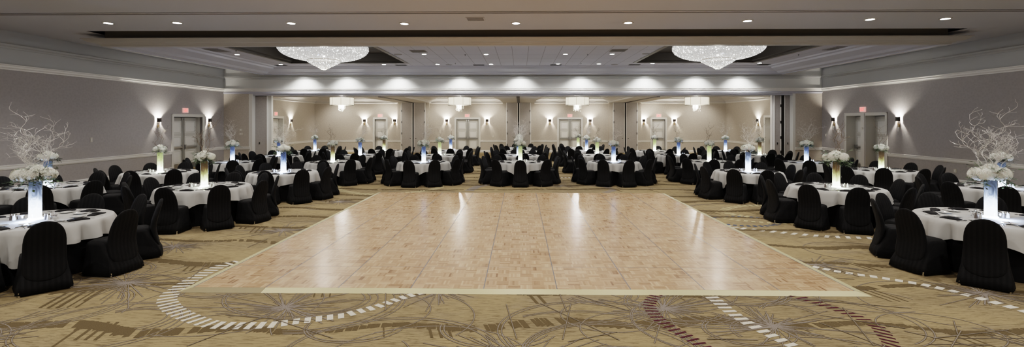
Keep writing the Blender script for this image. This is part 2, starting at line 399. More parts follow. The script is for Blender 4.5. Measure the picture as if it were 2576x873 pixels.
# mouldings
rail_prof = [(0, .735), (.018, .74), (.024, .765), (.030, .78), (.030, .84), (.042, .852), (.042, .876), (0, .88)]
base_prof = [(0, 0), (.025, 0), (.025, .13), (.012, .155), (0, .16)]
crown_prof = [(0, 3.76), (.03, 3.765), (.035, 3.80), (.07, 3.83), (.075, 3.88), (.10, 3.90), (.10, 3.925), (0, 3.93)]
ledge_prof = [(0, 4.40), (.02, 4.41), (.04, 4.45), (.09, 4.48), (.09, 4.52), (.10, 4.54), (0, 4.56)]
LD0, LD1, LDH = 21.5, 23.47, 2.42
RD0, RD1 = 20.86, 23.32
w = MB()
for z0, z1, mm in ((0, 3.8, M['paper']), (3.8, ZT + .5, M['upper'])):
    w.box((XL - .12, YR, z0), (XL, LD0, z1), mm); w.box((XL - .12, LD1, z0), (XL, Y1 + .1, z1), mm)
w.box((XL - .12, LD0, LDH), (XL, LD1, 3.8), M['paper']); w.box((XL - .12, LD0, 3.8), (XL, LD1, ZT + .5), M['upper'])
struct('wall_left', w)
w = MB()
for z0, z1, mm in ((0, 3.8, M['paper']), (3.8, ZT + .5, M['upper'])):
    w.box((XR + .12, YR, z0), (XR, RD0, z1), mm); w.box((XR + .12, RD1, z0), (XR, Y1 + .1, z1), mm)
w.box((XR + .12, RD0, 2.5), (XR, RD1, 3.8), M['paper']); w.box((XR + .12, RD0, 3.8), (XR, RD1, ZT + .5), M['upper'])
struct('wall_right', w)
w = MB(); w.box((XL - .2, YR - .12, 0), (XR + .2, YR, ZT + .5), M['paper']); struct('wall_rear', w)
OL, OR, OZ = -14.0, 13.98, 3.57
w = MB()
w.box((XL, Y1, 0), (OL - .18, Y1 + .3, 3.8), M['paper_warm']); w.box((OR + .12, Y1, 0), (XR, Y1 + .3, 3.8), M['paper_warm'])
w.box((OL - .18, Y1, 0), (OL, Y1 + .3, 3.64), M['doorframe']); w.box((OR, Y1, 0), (OR + .12, Y1 + .3, 3.64), M['doorframe'])
w.box((XL, Y1, 3.78), (XR, Y1 + 1.0, ZT + .5), M['bulk'])
w.box((XL, Y1 + .04, OZ + .07), (XR, Y1 + 1.0, 3.78), M['soffit'])
w.extr((XL, Y1), (XR, Y1), (0, -1), [(0, 3.64), (.02, 3.65), (.02, 3.68), (.05, 3.70), (.05, 3.72), (.02, 3.735), (0, 3.78)], M['cornice_in'])
w.box((OL, Y1 + .06, OZ), (OR, Y1 + .9, OZ + .08), M['cornice_in']); w.box((OL, Y1 + .44, OZ - .003), (OR, Y1 + .53, OZ + .01), M['groove'])
w.box((OL, Y1 + .2, OZ - .004), (OR, Y1 + .42, OZ + .01), M['soffit']); w.box((OL, Y1 + .55, OZ - .004), (OR, Y1 + .9, OZ + .01), M['soffit'])
struct('wall_bulkhead', w)
def mould(name, prof, runs, m):
    b = MB()
    for A, B, nrm in runs: b.extr(A, B, nrm, prof, m)
    return struct(name, b)
mould('trim_1', rail_prof, [((XL, YR), (XL, LD0 - .13), (1, 0)), ((XL, LD1 + .13), (XL, Y1), (1, 0)), ((XL, Y1), (OL - .1, Y1), (0, -1))], M['trimw'])
mould('trim_2', rail_prof, [((XR, YR), (XR, RD0 - .13), (-1, 0)), ((XR, RD1 + .13), (XR, Y1), (-1, 0)), ((XR, Y1), (OR + .1, Y1), (0, -1))], M['trimw'])
mould('trim_3', crown_prof, [((XL, YR), (XL, Y1), (1, 0)), ((XR, YR), (XR, Y1), (-1, 0)), ((XL, Y1), (XR, Y1), (0, -1))], M['trimw'])
mould('trim_4', ledge_prof, [((XL, YR), (XL, Y1), (1, 0)), ((XR, YR), (XR, Y1), (-1, 0)), ((XL, Y1), (XR, Y1), (0, -1))], M['upper'])
mould('baseboard_left', base_prof, [((XL, YR), (XL, LD0 - .13), (1, 0)), ((XL, LD1 + .13), (XL, Y1), (1, 0)), ((XL, Y1), (OL - .18, Y1), (0, -1))], M['trimw'])
mould('baseboard_right', base_prof, [((XR, YR), (XR, RD0 - .13), (-1, 0)), ((XR, RD1 + .13), (XR, Y1), (-1, 0)), ((XR, Y1), (OR + .12, Y1), (0, -1))], M['trimw'])

# main ceiling
c = MB()
def hquad(mb, x0, x1, y0, y1, z, m): mb.add([(x0, y0, z), (x1, y0, z), (x1, y1, z), (x0, y1, z)], [(0, 3, 2, 1)], m)
SX = 13.2
hquad(c, XL, XR, YR, 10.2, 5.05, M['soffit'])
c.box((XL, 10.2, 4.92), (XR, 11.3, 5.2), M['soffit'])
c.box((XL, 11.3, 4.95), (XR, 12.14, 5.2), M['soffit']); c.box((XL, 12.41, 4.95), (XR, 14.6, 5.2), M['soffit'])
c.box((XL, 12.14, 4.99), (XR, 12.41, 5.2), M['groove']); c.box((XL, 12.24, 4.955), (XR, 12.31, 5.0), M['soffit'])
c.box((XL, 14.6, 4.95), (-SX, Y1, 5.2), M['soffit']); c.box((SX, 14.6, 4.95), (XR, Y1, 5.2), M['soffit'])
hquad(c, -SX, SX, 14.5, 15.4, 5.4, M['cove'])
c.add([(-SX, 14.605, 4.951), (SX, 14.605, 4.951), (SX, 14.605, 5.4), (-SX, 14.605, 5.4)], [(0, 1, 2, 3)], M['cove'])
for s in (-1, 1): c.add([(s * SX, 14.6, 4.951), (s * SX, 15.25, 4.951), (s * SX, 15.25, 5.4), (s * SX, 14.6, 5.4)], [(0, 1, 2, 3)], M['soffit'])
struct('ceiling', c)
def rect(hx, y0, y1, z): return [(-hx, y0, z), (hx, y0, z), (hx, y1, z), (-hx, y1, z)]
c = MB()
c.loft([rect(*a) for a in [(12.25, 16.2, 24.30, 5.0), (12.3, 16.15, 24.33, 4.95), (12.45, 16.1, 24.4, 4.93), (12.5, 16.0, 24.45, 4.86), (12.9, 15.75, 24.75, 4.74), (13.0, 15.65, 24.8, 4.66), (13.25, 15.55, 24.9, 4.63), (13.25, 15.55, 24.9, 4.60)]], M['cornice_in'], False, False)
c.loft([rect(*a) for a in [(13.25, 15.55, 24.9, 4.60), (13.35, 15.32, 24.95, 4.60), (13.38, 15.30, 24.96, 4.64), (13.44, 15.26, 24.97, 4.65), (13.46, 15.24, 24.98, 4.675), (13.62, 15.14, 24.99, 4.70), (13.72, 15.08, 25.0, 4.745), (13.74, 15.04, 25.01, 4.79), (13.78, 15.0, 25.02, 4.795), (13.78, 15.0, 25.02, 4.815), (13.2, 15.25, 25.02, 4.82)]], M['cornice'], False, False)
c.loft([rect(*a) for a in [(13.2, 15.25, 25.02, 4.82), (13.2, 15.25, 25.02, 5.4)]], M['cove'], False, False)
struct('trim_5', c)
c = MB()
RX0, RX1, RY0, RY1 = 5.35, 11.1, 17.5, 23.25
xs = [-12.25, -RX1, -RX0, RX0, RX1, 12.25]; ys = [16.15, RY0, RY1, 24.33]
for i in range(5):
    for j in range(3):
        if j == 1 and i in (1, 3): continue
        hquad(c, xs[i], xs[i + 1], ys[j], ys[j + 1], 5.0, M['tile'])
for s in (-1, 1):
    x0, x1 = sorted((s * RX0, s * RX1))
    def rr(d, z): return [(x0 + d, RY0 + d, z), (x1 - d, RY0 + d, z), (x1 - d, RY1 - d, z), (x0 + d, RY1 - d, z)]
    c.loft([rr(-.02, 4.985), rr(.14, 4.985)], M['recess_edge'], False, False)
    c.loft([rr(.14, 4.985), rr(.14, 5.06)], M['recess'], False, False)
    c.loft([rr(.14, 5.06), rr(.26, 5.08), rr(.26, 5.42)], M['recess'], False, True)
struct('ceiling.001', c)

# far room
w = MB(); w.box((FXL - .9, YB + .5, 0), (FXR + .9, YB + .6, 4.3), M['underfloor']); struct('wall_outer', w)
BD = [(-10.45, -9.64, 2.38), (-4.58, -2.98, 2.38), (2.76, 4.34, 2.38), (9.37, 10.3, 2.38)]
w = MB(); x = FXL
for a, b, h in BD:
    w.box((x, YB, 0), (a, YB + .1, 4.2), M['paper_warm']); w.box((a, YB, h), (b, YB + .1, 4.2), M['paper_warm']); x = b
w.box((x, YB, 0), (FXR, YB + .1, 4.2), M['paper_warm']); struct('wall_back', w)
w = MB(); w.box((FXL - .1, Y1 + .3, 0), (FXL, 28.75, 4.2), M['paper_warm']); w.box((FXL - .1, 28.75, 2.4), (FXL, 30.1, 4.2), M['paper_warm']); w.box((FXL - .1, 30.1, 0), (FXL, YB + .1, 4.2), M['paper_warm'])
struct('wall_far_left', w)
w = MB(); w.box((FXR + .1, Y1 + .3, 0), (FXR, 28.1, 4.2), M['paper_warm']); w.box((FXR + .1, 28.1, 2.45), (FXR, 29.3, 4.2), M['paper_warm']); w.box((FXR + .1, 29.3, 0), (FXR, YB + .1, 4.2), M['paper_warm'])
struct('wall_far_right', w)
PIERS = [-7.6, -.12, 7.4]; PW = 1.12; PD = .35
runs_r = []; x = FXL; gaps = sorted([(a - .12, b + .12) for a, b, h in BD] + [(p - PW, p + PW) for p in PIERS])
for a, b in gaps: runs_r.append(((x, YB), (a, YB), (0, -1))); x = b
runs_r.append(((x, YB), (FXR, YB), (0, -1)))
runs_r += [((FXL, 26), (FXL, 28.62), (1, 0)), ((FXL, 30.22), (FXL, YB), (1, 0)), ((FXR, 26), (FXR, 27.98), (-1, 0)), ((FXR, 29.42), (FXR, YB), (-1, 0))]
for p in PIERS: runs_r += [((p - PW, YB - PD), (p - .86, YB - PD), (0, -1)), ((p + .86, YB - PD), (p + PW, YB - PD), (0, -1))]
mould('trim_6', rail_prof, runs_r, M['trimw']); mould('baseboard_back', base_prof, runs_r, M['trimw'])
mould('trim_7', [(0, 3.50), (.06, 3.51), (.08, 3.545), (0, 3.55)], [((FXL, YB), (FXR, YB), (0, -1)), ((FXL, 26.2), (FXL, YB), (1, 0)), ((FXR, 26.2), (FXR, YB), (-1, 0))], M['trimw'])
c = MB(); ZS, ZB = 3.55, 3.92
bays = [(FXL + .02, -8.75), (-6.4, -1.25), (.98, 6.25), (8.5, FXR - .02)]
hquad(c, FXL, FXR, Y1 + .9, 26.7, ZS, M['soffit_far'])
x = FXL
for a, b in bays: hquad(c, x, a, 26.7, YB, ZS, M['soffit_far']); x = b
hquad(c, x, FXR, 26.7, YB, ZS, M['soffit_far'])
for a, b in bays:
    def bb(d, z): return [(a + d, 26.7 + d, z), (b - d, 26.7 + d, z), (b - d, YB - d, z), (a + d, YB - d, z)]
    c.loft([bb(0, 3.55), bb(.03, 3.62), bb(.12, 3.64), bb(.14, 3.70), bb(.3, 3.76), bb(.45, 3.80), bb(.47, 3.86), bb(.6, 3.88), bb(.6, ZB)], M['soffit_far'], False, True)
for p in PIERS: c.box((p - .09, 26.2, ZS - .03), (p + .09, YB - PD, ZS), M['groove'])
struct('ceiling.002', c)
# partition storage piers against the back wall
for kx, p in enumerate(PIERS):
    b = MB(); y = YB - PD
    b.box((p - PW, y, 0), (p + PW, YB, ZS), M['paper_warm'])
    q = link('wall_pier', b.mesh('wall_pier'), kind='structure')
    for s in (-1, 1):
        d = MB(); xa, xb = sorted((p + s * .08, p + s * .82)); d.box((xa, y - .04, .02), (xb, y, ZS - .02), M['panel'])
        dd = link('partition_panel', d.mesh('partition_panel'), q)
        d = MB(); d.box((p + s * .82, y - .05, 0), (p + s * .88, y, ZS), M['trimw']); d.box((p + s * .05, y - .05, 0), (p + s * .085, y, ZS), M['trimw'])
        link('panel_stile', d.mesh('panel_stile'), q)
        for z in (.5, 1.3, 2.1, 2.9):
            d = MB(); d.box((p + s * .79, y - .065, z), (p + s * .83, y - .035, z + .14), M['hinge']); link('hinge', d.mesh('hinge'), q)
        d = MB(); d.lathe([(.025, 0), (.03, .01), (.0, .03)], M['hinge'], 10, TR(p + s * .2, y - .04, 1.02) @ Matrix.Rotation(PI / 2, 4, 'X')); link('panel_pull', d.mesh('panel_pull'), q)
    d = MB(); d.box((p - .05, y - .02, 0), (p + .05, y + .01, ZS), M['groove']); link('track_slot', d.mesh('track_slot'), q)
# pocket doors at both ends of the big opening
def pocket(spans, xo0, xo1, n):
    b = MB(); b.box((xo0, Y1 + .38, 0), (xo1, Y1 + .55, OZ), M['doorframe'])
    q = link('door_%d' % n, b.mesh('pocket_block'), kind='structure')
    for x0, x1 in spans:
        d = MB(); d.box((x0, Y1 + .32, .03), (x1, Y1 + .38, OZ - .03), M['panel']); pn = link('partition_panel', d.mesh('partition_panel'), q)
        for xx in (x0, x1):
            d = MB(); d.box((xx - .02, Y1 + .30, .02), (xx + .02, Y1 + .38, OZ - .02), M['trimw']); link('panel_stile', d.mesh('panel_stile'), q)
        for z in (.55, 1.3, 2.1, 2.95):
            d = MB(); xx = x0 if abs(x0) > abs(x1) else x1
            d.box((xx - .025, Y1 + .28, z), (xx + .025, Y1 + .31, z + .15), M['hinge']); link('hinge', d.mesh('hinge'), q)
        d = MB(); xm = x0 * .55 + x1 * .45; d.box((xm - .02, Y1 + .30, 1.02), (xm + .02, Y1 + .33, 1.12), M['hinge']); link('panel_pull', d.mesh('panel_pull'), q)
    return q
pocket([(-14.12, -13.38)], OL - .25, -13.18, 7)
q = pocket([(13.2, 13.52), (13.72, 14.08)], 13.1, OR + .25, 8)
d = MB(); d.box((13.54, Y1 + .31, 0), (13.70, Y1 + .37, OZ), M['groove']); link('track_slot', d.mesh('track_slot'), q)

# doors (origin at floor centre of opening; +Y points into the wall away from the viewer)
def leaf_mesh(wd, h, cols):
    b = MB(); b.box((0, 0, .01), (wd, .045, h), M['door'])
    cw = (wd - .12 * 2 - (.1 if cols == 2 else 0)) / cols
    for cI in range(cols):
        x0 = .12 + cI * (cw + .1)
        for z0, z1 in ((.25, .86), (1.02, 1.52), (1.66, h - .16)):
            t = .03
            for a_, b_ in (((x0, z0), (x0 + cw, z0 + t)), ((x0, z1 - t), (x0 + cw, z1)), ((x0, z0), (x0 + t, z1)), ((x0 + cw - t, z0), (x0 + cw, z1))):
                b.box((a_[0], -.016, a_[1]), (b_[0], 0, b_[1]), M['trimw'])
            b.box((x0 + .06, -.012, z0 + .06), (x0 + cw - .06, 0, z1 - .06), M['trimw'])
    return b.mesh('door_leaf')
def door(n, loc, rz, W, Hh, depth, leaves, cols=1, T=.13, rods=True, shift=0):
    fr = MB(); w2 = W / 2
    for s in (-1, 1):
        fr.box((s * w2, -.03, 0), (s * (w2 + T), .0, Hh + T), M['doorframe']); fr.box((s * (w2 + T * .7), -.045, 0), (s * (w2 + T), -.03, Hh + T), M['doorframe'])
        fr.box((s * w2, 0, 0), (s * (w2 + .03), depth, Hh), M['doorframe'])
    fr.box((-w2, -.03, Hh), (w2, 0, Hh + T), M['doorframe']); fr.box((-w2 - T, -.045, Hh + T * .7), (w2 + T, -.03, Hh + T), M['doorframe'])
    fr.box((-w2, 0, Hh), (w2, depth, Hh + .03), M['doorframe'])
    fr.box((-w2, depth, 0), (w2, depth + .06, Hh), M['underfloor'])
    o = link('door_%d' % n, fr.mesh('door_frame'), None, loc, rz, kind='structure')
    lw = W / leaves; lh = Hh - .03
    lm = leaf_mesh(lw - .01, lh, cols)
    for i in range(leaves):
        lf = link('door_leaf', lm, o, (-w2 + i * lw + .005, depth - .05, 0))
        b = MB(); b.box((.08, -.09, .98), (lw - .08, -.06, 1.05), M['steel'])
        xe = lw - .14 if (i == 0 and leaves == 2) else .06
        b.box((xe, -.1, .93), (xe + .09, 0, 1.12), M['steel']); b.box((.1 if i else lw - .2, -.06, 1), (.13 if i else lw - .17, 0, 1.03), M['steel'])
        link('push_bar', b.mesh('push_bar'), lf)
        b = MB(); b.box((.03, -.006, .03), (lw - .04, 0, .24), M['steel']); link('kick_plate', b.mesh('kick_plate'), lf)
        if leaves == 2:
            b = MB(); xr = lw - .07 if i == 0 else .05
            b.box((xr, -.05, .1), (xr + .02, -.02, lh - .02), M['steel']); b.box((xr - .02, -.06, lh - .12), (xr + .04, 0, lh - .02), M['steel'])
            link('vertical_rod', b.mesh('vertical_rod'), lf)
    return o
door(1, (XL, (LD0 + LD1) / 2, 0), PI / 2, LD1 - LD0, LDH, .33, 2)
# right wall: two alcoves beside one another with a post between
door(2, (XR, (22.32 + RD1) / 2, 0), -PI / 2, RD1 - 22.34, 2.47, .45, 1)
door(3, (XR, (RD0 + 22.04) / 2, 0), -PI / 2, 22.02 - RD0, 2.47, .45, 1)
b = MB(); b.box((XR - .06, 22.065, 0), (XR + .6, 22.295, 2.61), M['doorframe']); struct('trim_8', b)
for i, (a, bb_, h) in enumerate(BD): door(4 + i if i < 3 else 9, ((a + bb_) / 2, YB, 0), 0, bb_ - a, h, .18, 2 if bb_ - a > 1.2 else 1, 1)
door(10, (FXL, 29.42, 0), PI / 2, 1.3, 2.4, .3, 1); door(11, (FXR, 28.7, 0), -PI / 2, 1.15, 2.45, .4, 1)

# ------------------------------------------------------------------ lamps
def lamp(typ, loc, W, col=(1, .955, .91), r=.05, rot=(0, 0, 0), **kw):
    l = bpy.data.lights.new('lamp', typ); l.energy = W; l.color = col
    if typ in ('POINT', 'SPOT'): l.shadow_soft_size = r
    for k, v in kw.items(): setattr(l, k, v)
    o = bpy.data.objects.new('light_' + typ.lower(), l); C.objects.link(o); o.location = loc; o.rotation_euler = rot
    return o
dlm = MB(); dlm.lathe([(.15, 0), (.15, -.012), (.105, -.012), (.105, 0)], M['lamp_ring'], 20, cap0=False, cap1=False); dlm = dlm.mesh('trim_ring')
dll = MB(); dll.lathe([(.105, -.010), (.0001, -.010)], M['lamp'], 20, cap0=False, cap1=False); dll = dll.mesh('lamp_lens')
def downlight(x, y, z, W, lab, grp, cone=2.4, s=1.0, rot=(0, 0, 0)):
    t = thing('recessed_downlight', lab, 'ceiling light', (x, y, z), 0, grp)
    a = link('trim_ring', dlm, t); b_ = link('lamp_lens', dll, t); t.scale = (s, s, 1)
    if W: lamp('SPOT', (x, y, z - .04), W, r=.09, spot_size=cone, spot_blend=.6, rot=rot)
order = ['first', 'second', 'third', 'fourth', 'fifth', 'sixth', 'seventh', 'eighth', 'ninth', 'tenth', 'eleventh', 'twelfth', 'thirteenth']
for i, (x, y) in enumerate([(-11.5, 13.4), (-9.55, 13.4), (-6.4, 13.5), (-3.25, 13.6), (-.12, 13.6), (3.0, 13.6), (6.2, 13.4), (9.4, 13.25), (11.35, 13.2)]):
    downlight(x, y, 4.948, 150, 'bright downlight in the near soffit strip, %s from the left wall' % order[i], 'soffit downlights')
for i, (x, y) in enumerate([(-11.8, 20.1), (-3.98, 20.1), (-1.42, 20.2), (1.87, 20.2), (3.8, 20.2)]):
    downlight(x, y, 4.999, 120, 'small downlight in the tiled ceiling, nearer row, %s from the left' % order[i], 'tile ceiling downlights nearer row', s=.85)
for i, (x, y) in enumerate([(-11.7, 23.6), (-6.65, 23.65), (-4.03, 23.65), (-1.42, 23.65), (1.83, 23.6), (3.8, 23.6), (6.35, 23.5), (11.4, 23.4)]):
    downlight(x, y, 4.999, 90, 'small downlight in the tiled ceiling, farther row, %s from the left' % order[i], 'tile ceiling downlights farther row', s=.85)
# wall-wash spots onto the bulkhead face
for x in (-11.2, -9.0, -6.3, -3.05, 0, 3.1, 6.4, 9.0, 11.2):
    lamp('SPOT', (x, 24.5, 4.585), 125, (1, .98, .94), .05, (math.radians(26), 0, 0), spot_size=2.1, spot_blend=.9)
# added fill spots under the near ceiling, unseen and without fittings
for x in (-11, -5.5, 0, 5.5, 11):
    for y in (8.6, 3, -2): lamp('SPOT', (x, y, 4.9), 175, r=.12, spot_size=2.7, spot_blend=.5)

# sconces
shd = MB()
N = 14; R_, hh = .115, .18
outer = [(R_ * cos(PI * (.07 + .86 * i / N)), -.02 - R_ * 1.0 * sin(PI * (.07 + .86 * i / N))) for i in range(N + 1)]
inner = [(x * .95, y + .006) for x, y in outer]
ring = outer + inner[::-1]
shd.loft([[(x, y, -hh / 2) for x, y in ring], [(x, y, hh / 2) for x, y in ring]], M['bronze'], True, True)
shd = shd.mesh('lamp_shade', False)
arm = MB(); arm.tube([(0, 0, -.26), (0, -.05, -.22), (0, -.07, -.14), (0, -.07, -.04)], .012, .01, M['brass'], 8)
arm.box((-.035, -.02, -.34), (.035, 0, -.2), M['brass']); arm.lathe([(.028, -.06), (.032, -.04), (.01, -.03)], M['brass'], 10, TR(0, -.07, 0))
arm.tube([(-.045, -.05, -.25), (0, -.08, -.2), (.045, -.05, -.25), (.02, -.06, -.3), (-.03, -.06, -.33)], .007, .004, M['brass'], 6)
arm = arm.mesh('bracket', True)
drp = MB()
for dx, dz, L in ((-.03, -.3, .07), (.03, -.31, .08), (0, -.36, .1), (0, -.46, .05)): drp.lathe([(.001, dz), (.016, dz - L * .6), (.001, dz - L)], M['crystal_drop'], 6, TR(dx, -.05, 0))
drp = drp.mesh('crystal_drops')
blb = MB(); blb.lathe([(.0001, -.03), (.022, -.015), (.025, .01), (.014, .04), (.0001, .055)], M['lamp'], 12, TR(0, -.07, 0)); blb = blb.mesh('bulb', True)
def sconce(loc, rz, lab, W=170):
    t = thing('wall_sconce', lab, 'wall light', loc, rz, 'brass and bronze wall sconces')
    link('lamp_shade', shd, t); link('bracket', arm, t); link('crystal_drops', drp, t); link('bulb', blb, t)
    p = Matrix.Rotation(rz, 4, 'Z') @ Vector((0, -.085, .0))
    lamp('POINT', (loc[0] + p.x, loc[1] + p.y, loc[2] + .02), W, (1, .92, .8), .02)
sconce((XL, 20.57, 2.27), PI / 2, 'dark shaded brass sconce on the left wall, camera side of the door')
sconce((XL, 23.97, 2.27), PI / 2, 'dark shaded brass sconce on the left wall, far side of the door')
sconce((XR, 20.12, 2.31), -PI / 2, 'dark shaded brass sconce on the right wall, camera side of the door alcoves')
sconce((XR, 24.22, 2.31), -PI / 2, 'dark shaded brass sconce on the right wall, far side of the door alcoves')
sconce((FXL, 31.13, 2.28), PI / 2, 'small sconce on the side wall of the far room, left end')
sconce((FXR, 30.11, 2.28), -PI / 2, 'small sconce on the side wall of the far room, right end')
for x, lb in [(-11.19, 'left of the first single door'), (-9.01, 'right of the first single door'), (-5.27, 'left of the left double doors'), (-2.38, 'right of the left double doors'), (2.11, 'left of the right double doors'), (4.97, 'right of the right double doors'), (8.78, 'left of the last single door'), (10.94, 'right of the last single door')]:
    sconce((x, YB, 2.29), 0, 'small glowing sconce on the back wall, ' + lb)

# exit signs
def exit_sign(loc, rz, lab):
    t = thing('exit_sign', lab, 'exit sign', loc, rz, 'red lettered exit signs')
    b = MB(); b.box((-.17, -.05, -.11), (.17, 0, .11), M['signw']); link('housing', b.mesh('housing'), t)
    b = MB(); y0, y1 = -.058, -.05; h = .075
    def st(x0, z0, x1, z1, wd=.014):
        d = Vector((x1 - x0, 0, z1 - z0)); L = d.length; T = TR(x0, 0, z0) @ Matrix.Rotation(-math.atan2(z1 - z0, x1 - x0), 4, 'Y')
        b.box((0, y0, -wd / 2), (L, y1, wd / 2), M['red'], T)
    x = -.135
    st(x, -h, x, h); st(x, h, x + .05, h); st(x, 0, x + .045, 0); st(x, -h, x + .05, -h)
    x = -.065; st(x, -h, x + .06, h); st(x, h, x + .06, -h)
    st(.025, -h, .025, h)
    st(.06, h, .13, h); st(.095, h, .095, -h)
    link('lettering', b.mesh('lettering'), t)
exit_sign((XL, 22.25, 2.72), PI / 2, 'red EXIT sign above the double doors in the left wall')
exit_sign((XR, 22.2, 2.75), -PI / 2, 'red EXIT sign above the door alcoves in the right wall')
exit_sign((FXL, 29.2, 2.68), PI / 2, 'red EXIT sign on the side wall of the far room')
for x, lb in ((-10.05, 'first single door'), (-3.79, 'left double doors'), (3.54, 'right double doors'), (9.85, 'last single door')):
    exit_sign((x, YB, 2.63), 0, 'red EXIT sign above the %s in the back wall' % lb)
def plate(loc, rz, lab, name='wall_switch', w_=.09, h_=.13):
    b = MB(); b.box((-w_ / 2, -.015, -h_ / 2), (w_ / 2, 0, h_ / 2), M['plate_wall']); b.box((-w_ / 6, -.022, -h_ / 4), (w_ / 6, -.015, h_ / 4), M['trimw'])
    thing(name, lab, name.split('_')[-1], loc, rz, None, b.mesh(name))
plate((XL, 17.33, 1.54), PI / 2, 'small white control plate high on the bare left wall', h_=.16)
plate((XL, 20.98, 1.8), PI / 2, 'small brass-toned switch beside the left wall double doors', w_=.12)
plate((-14.6, Y1, 1.77), 0, 'upper switch plate on the wall left of the big opening', w_=.16)
plate((-14.6, Y1, 1.56), 0, 'lower switch plate on the wall left of the big opening', w_=.2, h_=.1)
plate((XR, 17.56, .45), -PI / 2, 'low power outlet on the right wall under the chair rail', 'power_outlet', w_=.12)
plate((XR, 24.88, 1.52), -PI / 2, 'small sensor plate beside the corner of the right wall')
plate((XR - .06, 22.18, 1.9), -PI / 2, 'small square plate on the post between the right door alcoves', w_=.1, h_=.1)
for x, lb in ((-5.85, 'left of the left double doors'), (-1.95, 'right of the left double doors'), (5.3, 'right of the right double doors')):
    plate((x, YB, 1.15), 0, 'small light switch on the back wall ' + lb)

# ceiling fittings
def vent(x, y, z, w_, d_, m, lab, name='ceiling_vent', grp='ceiling vents'):
    b = MB(); b.box((-w_ / 2, -d_ / 2, -.012), (w_ / 2, d_ / 2, 0), m)
    for i in range(5): b.box((-w_ / 2 + .03, -d_ / 2 + (i + .5) * d_ / 5 - .008, -.018), (w_ / 2 - .03, -d_ / 2 + (i + .5) * d_ / 5 + .008, -.012), M['grille_dark'])
    thing(name, lab, 'vent', (x, y, z), 0, grp, b.mesh(name))
vent(-11.9, 18.9, 4.999, .62, .9, M['grille'], 'grey square vent in the tiled ceiling beyond the left recess')
vent(-4.05, 19.3, 4.999, .62, .62, M['grille'], 'grey square vent in the tiled ceiling, left of centre')
vent(3.85, 19.2, 4.999, .62, .62, M['grille'], 'grey square vent in the tiled ceiling, right of centre')
vent(12.0, 18.8, 4.999, .4, .9, M['grille'], 'grey square vent in the tiled ceiling beyond the right recess')
for x, lb in ((-11.9, 'outer left'), (-5.9, 'right of the left recess'), (-2.05, 'left of centre'), (1.75, 'right of centre'), (5.6, 'left of the right recess'), (11.9, 'outer right')):
    vent(x, 24.0, 4.999, .55, .3, M['grille_dark'], 'dark slot diffuser at the far edge of the tiled ceiling, ' + lb, 'slot_diffuser', 'slot diffusers')
vent(-1.2, 13.0, 4.949, .5, .4, M['soffit'], 'painted vent in the near soffit, left of the centre downlight')
for x, y, lb in ((-5.1, 20.2, 'left'), (5.2, 20.2, 'right'), (-3.5, 23.9, 'far left'), (4.6, 23.9, 'far right')):
    b = MB(); b.lathe([(.0001, -.012), (.16, -.012), (.17, 0)], M['grille'], 24); thing('ceiling_speaker', 'round grey speaker grille in the tiled ceiling, %s of the middle' % lb, 'speaker', (x, y, 4.999), 0, 'ceiling speakers', b.mesh('ceiling_speaker'))
for i, (x, y) in enumerate(((-2.3, 20.3), (2.8, 20.3), (-3.1, 23.2), (2.9, 23.3), (-11.2, 19.0), (-11.6, 23.3), (11.6, 20.5))):
    b = MB(); b.lathe([(.03, 0), (.03, -.01), (.008, -.012), (.008, -.05), (.02, -.055), (.0001, -.06)], M['hinge'], 10)
    thing('sprinkler_head', 'tiny dark sprinkler head in the tiled ceiling, %s from the left' % order[[4, 6, 3, 5, 0, 1, 2][i] if 0 else i], 'sprinkler', (x, y, 4.999), 0, 'ceiling sprinklers', b.mesh('sprinkler_head'))

# big crystal chandeliers
def crystal_ring(b, r, z, L, w_, gap):
    n_ = max(5, int(2 * PI * r / gap)); a0 = random.random()
    for i in range(n_):
        a = a0 + 2 * PI * i / n_ + random.uniform(-.3, .3) * gap / max(r, .1) * .3; rr = r + random.uniform(-.01, .01); zz = z + random.uniform(-.008, .008)
        x, y = rr * cos(a), rr * sin(a); T = TR(x, y, zz) @ RZ(a + random.uniform(-.6, .6))
        b.add([(0, 0, 0), (w_ / 2, 0, -L * .25), (0, w_ / 2, -L * .25), (-w_ / 2, 0, -L * .25), (0, -w_ / 2, -L * .25), (0, 0, -L)],
              [(0, 1, 2), (0, 2, 3), (0, 3, 4), (0, 4, 1), (5, 2, 1), (5, 3, 2), (5, 4, 3), (5, 1, 4)], M['crystal'], T)
random.seed(8)
up = MB(); core = MB()
prof = [(1.79, 5.38), (1.80, 5.33), (1.80, 5.28), (1.79, 5.23), (1.765, 5.19), (1.735, 5.15), (1.70, 5.11), (1.655, 5.075), (1.605, 5.04), (1.55, 5.01), (1.49, 4.98), (1.42, 4.95), (1.35, 4.925), (1.27, 4.90), (1.19, 4.88), (1.10, 4.86), (1.01, 4.845), (.92, 4.83), (.83, 4.82), (.75, 4.81)]
for (r, z), (r2, z2) in zip(prof, prof[1:] + [(.68, 4.80)]):
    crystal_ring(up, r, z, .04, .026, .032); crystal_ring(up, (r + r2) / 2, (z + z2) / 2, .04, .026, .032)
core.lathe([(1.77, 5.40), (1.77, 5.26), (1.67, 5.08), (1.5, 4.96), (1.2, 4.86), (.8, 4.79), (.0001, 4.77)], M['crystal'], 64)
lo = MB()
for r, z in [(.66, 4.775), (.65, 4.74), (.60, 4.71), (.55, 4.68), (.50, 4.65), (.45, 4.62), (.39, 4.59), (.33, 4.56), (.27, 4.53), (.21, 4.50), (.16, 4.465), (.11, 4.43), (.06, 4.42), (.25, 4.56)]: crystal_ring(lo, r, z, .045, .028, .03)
rim = MB(); rim.lathe([(.67, 4.79), (.68, 4.78), (.67, 4.77), (.66, 4.78)], M['brass'], 48, cap0=False, cap1=False)
canopy = MB(); canopy.lathe([(.5, 5.42), (.5, 5.38), (.0001, 5.36)], M['brass'], 32)
